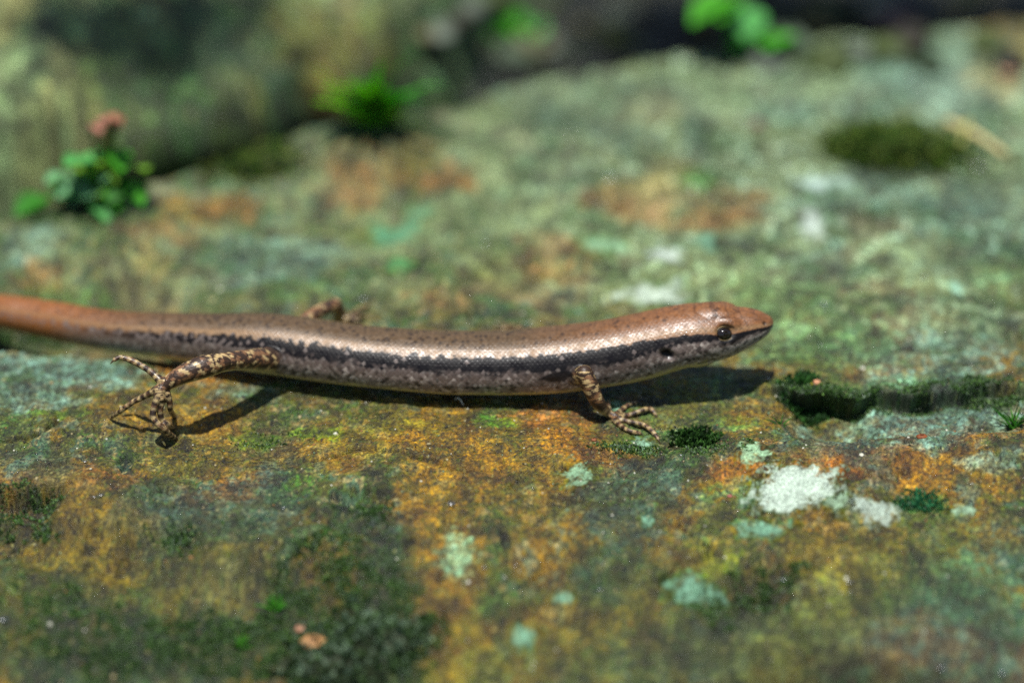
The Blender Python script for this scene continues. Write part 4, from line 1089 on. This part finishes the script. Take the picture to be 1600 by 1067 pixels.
def moss_cushion(px, py, rx, ry, n, label, cols, hz=0.35, seed=5, hh=(.06, .13)):
    c, wx, wy = place(px, py, rx, ry)
    wy = min(wy, wx)
    r = np.random.default_rng(seed)
    root = empty('moss_cushion', c)
    tag(root, label, 'moss')
    # low lumpy mound under the shoots
    th = np.linspace(0, 2 * np.pi, 40, endpoint=False); rho = np.linspace(0, 1, 12)
    Tt, Rr = np.meshgrid(th, rho)
    wob = 1 + .5 * noise(np.cos(Tt) * 1.4 + 5, np.sin(Tt) * 1.4, seed) + .25 * noise(np.cos(Tt) * 4, np.sin(Tt) * 4, seed)
    X = c[0] + Rr * wob * wx * np.cos(Tt); Y = c[1] + Rr * wob * wy * np.sin(Tt)
    Z = H(X, Y, False) - .03 + hz * wx * (1 - Rr ** 2) * (1 + .3 * noise(X * 4, Y * 4, seed))
    MV = np.stack([X, Y, Z], -1)
    F = [[i * 40 + j, i * 40 + (j + 1) % 40, (i + 1) * 40 + (j + 1) % 40, (i + 1) * 40 + j] for i in range(11) for j in range(40)]
    cc = np.broadcast_to(srgb(40, 48, 26), (480, 3)) * (1 + .3 * noise(X.ravel() * 9, Y.ravel() * 9, 3))[:, None]
    part('mound', MV.reshape(-1, 3), F, M_BIT, root, col=cc)
    N = -grid_normals(MV).reshape(-1, 3); N[:, 2] = np.abs(N[:, 2])
    wts = np.repeat(rho + .04, 40); k = r.choice(480, n, p=wts / wts.sum())
    P = MV.reshape(-1, 3)[k] + r.normal(0, .05 + .05 * wx, (n, 3)) * [1, 1, .1]
    P[:, 2] = np.maximum(np.minimum(P[:, 2], H(P[:, 0], P[:, 1], False) + hz * wx), H(P[:, 0], P[:, 1], False))
    V, Fq, C = shoots(P, N[k], r.uniform(*hh, n), np.array(cols)[r.choice(len(cols), n)], 5, seed)
    f = part('shoots', V, Fq, M_MOSS, root, smooth=False, col=C); f['kind'] = 'stuff'
    return root
DG = [srgb(62, 92, 32), srgb(90, 122, 44), srgb(120, 134, 60), srgb(50, 70, 32)]
moss_cushion(1400, 232, 92, 42, 1500, 'dark green moss cushion on the far slab beside a pale twig', DG, .30, 5, (.08, .18))
moss_cushion(1255, 640, 26, 22, 260, 'dark moss tuft at the closed end of the rock crack', [srgb(40, 70, 34), srgb(60, 104, 44)], .3, 6, (.05, .1))
moss_cushion(1086, 691, 26, 12, 320, 'small dark moss tuft in the dip by the front foot', [srgb(34, 60, 26), srgb(56, 92, 36)], .25, 8, (.05, .1))
moss_cushion(1440, 786, 30, 12, 300, 'emerald moss tuft at the end of the grey lichen crust', [srgb(40, 110, 70), srgb(60, 130, 84)], .2, 9, (.03, .06))
moss_cushion(560, 1020, 90, 40, 900, 'dark moss cushion in the low foreground field', [srgb(60, 80, 50), srgb(84, 112, 66), srgb(124, 146, 118)], .25, 10, (.06, .12))

moss_cushion(690, 152, 60, 22, 500, 'dark moss cushion on the slab edge right of the grass tuft', DG, .3, 15, (.08, .16))
moss_cushion(400, 262, 60, 16, 400, 'low dark moss cushion on the slab edge under the boulder overhang', DG, .25, 16, (.06, .14))

# ------------------------------------------------------------------ plants
def leaf_mesh(base, direction, length, width, bend, roll=0.0, n=8, m=4, tipw=0.0, fold=0.25):
    d = np.asarray(direction, float); d /= np.linalg.norm(d)
    s = np.cross(d, [0, 0, 1.0]); s /= np.linalg.norm(s) + 1e-9
    u = np.cross(s, d)
    s, u = s * math.cos(roll) + u * math.sin(roll), u * math.cos(roll) - s * math.sin(roll)
    t = np.linspace(0, 1, n)[:, None]; q = np.linspace(-1, 1, m * 2 + 1)[None]
    prof_ = np.sin(np.pi * np.clip(t * (1 - tipw) + 0.02, 0, 1) ** 0.75) ** 0.8 if tipw == 0 else (1 - t ** 1.6)
    cx = t * length; cz = -bend * length * t ** 2
    wv = width * prof_ * q * (1 + 0.05 * np.sin(t * 23))
    P = np.asarray(base) + d * cx[..., None] + s * wv[..., None] + u * (cz + fold * width * prof_ * np.abs(q))[..., None]
    ny, nx = P.shape[:2]
    # a second skin underneath gives the blade its thickness
    P2 = P - u * 0.008
    V = np.vstack([P.reshape(-1, 3), P2.reshape(-1, 3)])
    F = grid_faces(ny, nx)
    F2 = F[:, ::-1] + ny * nx
    rim = [i for i in range(nx)] + [i * nx + nx - 1 for i in range(1, ny)] + [(ny - 1) * nx + i for i in range(nx - 2, -1, -1)] + [i * nx for i in range(ny - 2, 0, -1)]
    F3 = np.array([[rim[i], rim[(i + 1) % len(rim)], rim[(i + 1) % len(rim)] + ny * nx, rim[i] + ny * nx] for i in range(len(rim))])
    return V, np.vstack([F, F2, F3])

def stem_mesh(a, b, r0, r1, sag=0.0):
    t = np.linspace(0, 1, 6)[:, None]
    P = np.asarray(a) * (1 - t) + np.asarray(b) * t + np.array([0, 0, 1.0]) * sag * np.sin(np.pi * t)
    tt = np.gradient(P, axis=0); tt /= np.linalg.norm(tt, axis=1, keepdims=True)
    sd = np.cross(tt, [0.3, 1.0, 0.1]); sd /= np.linalg.norm(sd, axis=1, keepdims=True); uu = np.cross(sd, tt)
    r = np.linspace(r0, r1, 6)
    V, F, a_, b_, _ = tube(P, r, r, sd, uu, 7)
    return V, [list(map(int, f)) for f in F] + [list(map(int, f[:3])) for f in np.vstack([a_, b_])]

def leafy(name, base_px, leaves, label, cat='plant', seed=1, up=0.5):
    """leaves: (pixel x, pixel y of the leaf middle, length cm, colour, width ratio)"""
    r = random.Random(seed)
    base = at(*base_px)
    root = empty(name, base); tag(root, label, cat)
    for px, py, L, colr, wr in leaves:
        mid = PY(px, py, base[1] + r.uniform(-.25, .1))
        L = L * 1.2
        d = np.array([(mid[0] - base[0]) * .6 + r.uniform(-.3, .3), r.uniform(-.9, -.4), r.uniform(-.15, .25)]); d /= np.linalg.norm(d)
        foot_ = mid - d * L * 0.5
        V, F = stem_mesh(base - np.array([0, 0, .1]), foot_ + d * .03, .03, .018, 0.05)
        part('stem', V, F, M_LEAF, root, col=np.broadcast_to(srgb(78, 96, 40), (len(V), 3)))
        V, F = leaf_mesh(foot_, d, L, L * wr, r.uniform(.05, .3), r.uniform(-.35, .35))
        part('leaf', V, F, M_LEAF, root, origin=foot_, col=np.broadcast_to(colr, (len(V), 3)) * np.random.default_rng(seed).uniform(.92, 1.08, (len(V), 1)))
    return root
G1, G2, G3, G4 = srgb(78, 168, 34), srgb(98, 180, 92), srgb(56, 132, 30), srgb(120, 168, 48)
rp = random.Random(21)
pA = leafy('leafy_plant', (150, 322), [(rp.gauss(146, 40), rp.gauss(282, 22), rp.uniform(.22, .42), [G1, G2, G3, G4, srgb(120, 176, 120)][k % 5], rp.uniform(.32, .45)) for k in range(32)] + [(rp.gauss(170, 9), rp.gauss(190, 8), rp.uniform(.14, .2), [srgb(176, 122, 104), srgb(160, 112, 84)][k % 2], .4) for k in range(6)],
           'bright green small leaved seedling with pink young top leaves by the boulder', seed=3)
leafy('leafy_plant', (320, 262), [(330, 236, .4, srgb(58, 104, 24), .36), (300, 222, .35, srgb(70, 110, 40), .36), (232, 226, .4, srgb(50, 110, 70), .4), (275, 250, .4, srgb(96, 92, 60), .4), (250, 262, .35, srgb(60, 80, 40), .4)],
      'small dull green sprouts right of the pink topped seedling', seed=4)
leafy('leafy_plant', (812, 72), [(800, 36, .5, G1, .38), (832, 44, .5, G2, .38), (780, 50, .4, G3, .4), (822, 62, .4, G1, .4)], 'small round leaved seedling between the grass tuft and the leafy sprig', seed=6)
leafy('leafy_plant', (1190, 92), [(1108, 10, .6, G1, .4), (1135, 18, .5, G1, .4), (1165, 30, .6, G2, .42), (1160, 52, .5, G1, .42), (1205, 62, .6, G1, .4), (1185, 72, .5, G2, .4), (1225, 64, .4, G3, .4)],
      'bright green leafy sprig hanging in the dark gap beyond the slab', seed=7)

def tuft(px, py, n, L, spread, cols, label, name='grass_tuft', wid=0.03, seed=1, lean=(0, 0)):
    r = random.Random(seed); base = at(px, py); root = empty(name, base); tag(root, label, 'grass')
    for k in range(n):
        a = r.uniform(-1, 1); d = np.array([a * spread + lean[0], r.uniform(-.5, .4) * spread + lean[1], 1.0])
        b = base + np.array([r.uniform(-.12, .12) * L, r.uniform(-.1, .1) * L, -.04])
        V, F = leaf_mesh(b, d, L * r.uniform(.6, 1.1), wid * r.uniform(.7, 1.2), r.uniform(.1, .45), r.uniform(-.6, .6), 9, 1, 1.0, .3)
        part('blade', V, F, M_LEAF, root, origin=b, col=np.broadcast_to(cols[k % len(cols)], (len(V), 3)))
    return root
tB = tuft(588, 196, 38, 1.4, .5, [srgb(150, 214, 50), srgb(110, 206, 44), srgb(70, 160, 36), srgb(176, 214, 90)], 'green grass tuft growing at the end of the boulder', wid=.12, seed=11, lean=(0, -.45))
lb = ORG[tB.name] + np.array([-.3, -.15, .35])
V, F = leaf_mesh(lb, (-.1, -.6, .5), .45, .2, .2); part('leaf', V, F, M_LEAF, tB, origin=lb, col=np.broadcast_to(srgb(96, 160, 110), (len(V), 3)))
V, F = stem_mesh(ORG[tB.name], lb, .025, .02); part('stem', V, F, M_LEAF, tB, col=np.broadcast_to(srgb(70, 100, 40), (len(V), 3)))
tuft(1585, 668, 22, .34, .8, [srgb(60, 130, 40), srgb(84, 160, 50), srgb(40, 96, 30)], 'tiny bright green grass tuft at the end of the rock crack', wid=.012, seed=12)
tuft(1222, 664, 7, .2, .7, [srgb(50, 110, 40), srgb(76, 140, 50)], 'tiny green sprout at the corner of the rock crack', wid=.010, seed=13)
tuft(432, 950, 8, .22, .9, [srgb(60, 130, 30), srgb(80, 150, 40)], 'small bright green sprout in the low mossy field', wid=.03, seed=14)
tuft(372, 1008, 7, .18, .9, [srgb(60, 120, 30), srgb(80, 150, 40)], 'second green sprout in the mossy field nearer its low edge', wid=.03, seed=15)

# ------------------------------------------------------------------ litter and small bits
def pebble(px, py, r, col, label, cat, name, squash=.7, seed=1, group=None, rot=0.0, lift=.35):
    c = at(px, py); rr = np.random.default_rng(seed)
    V, F = ellipsoid((0, 0, 0), (1, 1, 1), n=12, m=16)
    n = 1 + .22 * noise(V[:, 0] * 1.7 + seed * 3.1, V[:, 1] * 1.7 + V[:, 2] * 1.3, seed) + .1 * noise(V[:, 0] * 5 + seed, V[:, 1] * 5 + V[:, 2] * 4, seed + 1)
    V = V * n[:, None] * np.array([r, r * .8, r * squash])
    ca, sa_ = math.cos(rot), math.sin(rot); V = V @ np.array([[ca, sa_, 0], [-sa_, ca, 0], [0, 0, 1]])
    V = V + c + np.array([0, 0, r * squash * lift])
    o = link_mesh(name, V, F, M_BIT, origin=c, col=np.broadcast_to(col, (len(V), 3)) * (1 + .2 * noise(V[:, 0] * 12, V[:, 1] * 12, 3))[:, None])
    return tag(o, label, cat, group)
pebble(1265, 607, .032, srgb(190, 170, 40), 'tiny yellow seed by the shadow of the head', 'seed', 'seed', .9, 2)
pebble(1276, 606, .042, srgb(196, 140, 104), 'tiny peach coloured seed beside the yellow one', 'seed', 'seed', .9, 3)
pebble(1440, 684, .06, srgb(120, 66, 34), 'small rusty crumb at the lip of the rock crack', 'crumb', 'crumb', .5, 4)
pebble(1184, 199, .075, srgb(110, 40, 70), 'small purple berry on the far slab', 'berry', 'berry', .9, 5)
pebble(490, 1008, .13, srgb(168, 124, 80), 'tan pebble in the low mossy field', 'pebble', 'pebble', .6, 6)
pebble(470, 985, .06, srgb(150, 110, 84), 'small brown crumb beside the tan pebble', 'crumb', 'crumb', .6, 7)
pebble(928, 688, .03, srgb(120, 70, 40), 'tiny brown crumb left of the front foot', 'crumb', 'crumb', .6, 8)
pebble(1140, 776, .03, srgb(150, 90, 80), 'tiny pinkish crumb left of the large white lichen', 'crumb', 'crumb', .6, 9)
pebble(1575, 115, .14, srgb(190, 150, 120), 'pale pinkish stone chip at the top of the slab', 'stone', 'stone_chip', .6, 10)
pebble(1395, 42, .3, srgb(84, 58, 66), 'dull purple leaf scrap beyond the slab', 'leaf scrap', 'leaf_scrap', .5, 11)
rr = random.Random(5)
CHIP = [('grey green', srgb(74, 88, 68)), ('dark mossy', srgb(38, 52, 28)), ('tan', srgb(92, 88, 58)), ('dark brown', srgb(40, 36, 24)), ('pale grey', srgb(92, 100, 86)), ('olive', srgb(64, 76, 36))]
for k in range(48):
    px, py = rr.uniform(650, 1590), rr.uniform(0, 108)
    r_ = rr.uniform(.12, .36); nm, cl = CHIP[k % 6]
    pebble(px, py, r_, cl, ('small ' if r_ < .24 else 'large ') + nm + ' litter chip lying in the gap beyond the slab', 'chip', 'litter_chip', rr.uniform(.3, .8), 40 + k, 'litter chips beyond the slab', rr.uniform(0, 3))
def twig(a, b, r, col, label, lift=.03, name='twig'):
    A, B = at(*a), at(*b); A[2] += lift; B[2] += lift
    V, F = stem_mesh(A, B, r, r * .6, .05)
    o = link_mesh(name, V, F, M_BIT, origin=A, col=np.broadcast_to(col, (len(V), 3)))
    tag(o, label, 'twig')
twig((1478, 200), (1570, 252), .06, srgb(190, 176, 120), 'pale curved twig beside the dark moss cushion', .08)
twig((1512, 205), (1500, 240), .045, srgb(170, 170, 96), 'short olive twig crossing the pale twig', .12)
twig((711, 628), (724, 637), .008, srgb(190, 200, 190), 'tiny white fibre lying in the shadow under the belly', .03, 'fibre')

# ------------------------------------------------------------------ water
def dome(c, n, r, seg=(7, 12), flat=.6):
    V, F = ellipsoid((0, 0, 0), (r, r, r * flat), n=seg[0], m=seg[1])
    return V + np.asarray(c) + np.array([0, 0, r * flat * .35]), F
DROPS = [(953, 279, .075, 'left of the tan and rust stain on the far slab'), (1528, 262, .09, 'just below the pale twig'), (1288, 476, .045, 'on green stone ahead of the snout'), (1282, 540, .03, 'above the tiny seeds'), (705, 789, .05, 'on the ochre rock below the belly'),
         (938, 922, .03, 'left of the mint patch by the dark pit'), (1326, 911, .038, 'on slate stone below the grey lichen crust'), (757, 887, .028, 'on the ochre rock beside a like droplet'), (806, 884, .026, 'on the ochre rock beside a like droplet'), (1565, 1053, .05, 'at the low foot of the slate stone'),
         (158, 775, .03, 'of a close pair on rusty stone before the hind foot'), (147, 777, .024, 'of a close pair on rusty stone before the hind foot'), (1443, 434, .035, 'beside the tiny bright mint lichen dot'), (893, 207, .05, 'on slate stain near the far edge of the slab'), (1430, 131, .05, 'on grey stone beyond the dark moss cushion'),
         (757, 382, .04, 'right of the blue green lichen patch'), (1470, 1046, .05, 'near the low foot of the slate stone'), (1225, 908, .04, 'on the rim of the dark foreground pit'), (1328, 925, .022, 'tiny one under a larger droplet on slate stone'), (660, 876, .02, 'at the broken edge of the mossy field'),
         (133, 722, .028, 'on rusty stone below the long hind toe'), (568, 468, .035, 'beside the toes of the far hind foot'), (826, 506, .03, 'beside the far front foot'), (5, 970, .05, 'in the left of the mossy field'), (443, 794, .024, 'on the dark stain above the mossy field'),
         (1064, 712, .022, 'below the small moss tuft by the front foot'), (1200, 592, .018, 'at the tip of the head shadow')]
for px, py, r, where in DROPS:
    c = at(px, py)
    V, F = dome(c, None, r * .9, (10, 18))
    o = link_mesh('water_droplet', V, F, M_WATER, origin=c)
    tag(o, 'clear glinting water droplet ' + where, 'droplet', 'water droplets on the rock')
# countless finer beads of wet on the grain
sel = RNG.choice(len(wgt), 60000, p=(area / area.sum()).ravel())
P = RV.reshape(-1, 3)[sel]
den = ss(0.0, 0.5, noise(P[:, 0] * 1.2, P[:, 1] * 1.2, 91) + 0.5 * noise(P[:, 0] * 5, P[:, 1] * 5, 92)) * (np.abs(P[:, 0]) < 7) * (P[:, 1] > -3.4) * (P[:, 1] < 2.5)
P = P[RNG.random(len(P)) < den * 0.5][:9000]
o8 = np.array([[1, 0, 0], [0, 1, 0], [-1, 0, 0], [0, -1, 0], [.6, .6, .7], [-.6, .6, .7], [-.6, -.6, .7], [.6, -.6, .7], [0, 0, 1.0]])
f8 = np.array([[0, 1, 4, 4], [1, 2, 5, 5], [2, 3, 6, 6], [3, 0, 7, 7], [0, 4, 7, 7], [1, 5, 4, 4], [2, 6, 5, 5], [3, 7, 6, 6], [4, 5, 8, 8], [5, 6, 8, 8], [6, 7, 8, 8], [7, 4, 8, 8]])[:, :3]
rad = RNG.uniform(.006, .015, len(P)); ra_ = RNG.uniform(0, 6.28, len(P)); cs, sn = np.cos(ra_)[:, None], np.sin(ra_)[:, None]
o9 = np.stack([o8[None, :, 0] * cs - o8[None, :, 1] * sn, o8[None, :, 0] * sn + o8[None, :, 1] * cs, o8[None, :, 2] * RNG.uniform(.4, 1.0, len(P))[:, None]], -1)
V = (P[:, None] + o9 * rad[:, None, None]).reshape(-1, 3)
F = (np.arange(len(P))[:, None, None] * 9 + f8[None]).reshape(-1, 3)
beads = link_mesh('water_beads', V, F, M_BEAD, smooth=False)
tag(beads, 'fine glistening beads of moisture on the grain of the stone', 'moisture', kind='stuff')

# loose grit lying in the grain of the slab
sel = RNG.choice(len(wgt), 30000, p=(area / area.sum()).ravel())
P = RV.reshape(-1, 3)[sel]
P = P[(np.abs(P[:, 0]) < 7.5) & (P[:, 1] > -6.2) & (P[:, 1] < 8)][:14000]
r3 = RNG.uniform(.005, .016, len(P)) * np.where(RNG.random(len(P)) < .04, 1.9, 1.0)
jit = RNG.uniform(.6, 1.3, (len(P), 9, 1))
V = (P[:, None] + o8[None] * jit * r3[:, None, None] * [1, 1, .8]).reshape(-1, 3)
F = (np.arange(len(P))[:, None, None] * 9 + f8[None]).reshape(-1, 3)
gp = np.array([srgb(140, 128, 92), srgb(40, 40, 34), srgb(92, 80, 48), srgb(180, 178, 160), srgb(96, 112, 84), srgb(120, 84, 46)])
gc = gp[RNG.choice(6, len(P), p=[.2, .26, .18, .08, .16, .12])]
grit = link_mesh('grit', V, F, M_BIT, smooth=False, col=np.repeat(gc, 9, 0))
tag(grit, 'fine loose sand and grit scattered over the stone', 'grit', kind='stuff')

# ------------------------------------------------------------------ leafy branches added out of view, placed to shade parts of the stone
HB_ = 115.0
off_ = np.array([sdir[0], sdir[1]]) / sdir[2] * HB_
SHADE = [(-5.2, -6.4, 7.5, 3.6, .2), (4.6, -6.9, 9.0, 4.2, -.2), (-0.2, -8.0, 6.0, 3.5, .5), (-4.6, 7.7, 3.6, 2.0, .5), (4.2, 12.0, 6.5, 3.4, .1), (7.4, 12.0, 6.0, 3.2, -.3), (-8.8, 6.4, 5, 2.4, .3), (-9.8, -2.6, 5.2, 2.6, .9), (10.4, -2.5, 6.0, 3.0, 1.2), (-3.0, 13.4, 7.0, 3.0, .3), (10.5, 4.6, 5.0, 2.8, 1.4)]
for rear in (True, False):
    yy = 18.5 if rear else -12.5
    bb = np.array([-16 + off_[0], yy + off_[1], HB_ + 3]); be = np.array([16 + off_[0], yy + 1 + off_[1], HB_ + 1])
    br = empty('shade_branch', bb)
    tag(br, ('added leafy branch out of view, placed to shade the crevice and boulder' if rear else 'added leafy branch out of view, placed to shade the low mossy foreground'), 'branch')
    V, F = stem_mesh(bb, be, .9, .3, 2.0)
    part('stem', V, F, M_BIT, br, col=np.broadcast_to(srgb(84, 70, 52), (len(V), 3)))
    for x, y, L, wd, a in SHADE:
        if (y > 0) != rear: continue
        c = np.array([x + off_[0], y + off_[1], HB_ + .4 * math.sin(x * 3)])
        d = np.array([math.cos(a), math.sin(a), -.06])
        f0 = c - d * L / 2
        V, F = leaf_mesh(f0, d, L, wd / 2, .05, 0.1)
        part('leaf', V, F, M_LEAF, br, origin=f0, col=np.broadcast_to(srgb(70, 120, 44), (len(V), 3)))
        t = float(np.clip(((f0 - bb) @ (be - bb)) / ((be - bb) @ (be - bb)), .02, .98))
        V, F = stem_mesh(bb + (be - bb) * t + np.array([0, 0, 2.0 * math.sin(math.pi * t)]), f0 + d * .1, .14, .06, .3)
        part('twig', V, F, M_BIT, br, col=np.broadcast_to(srgb(84, 76, 50), (len(V), 3)))
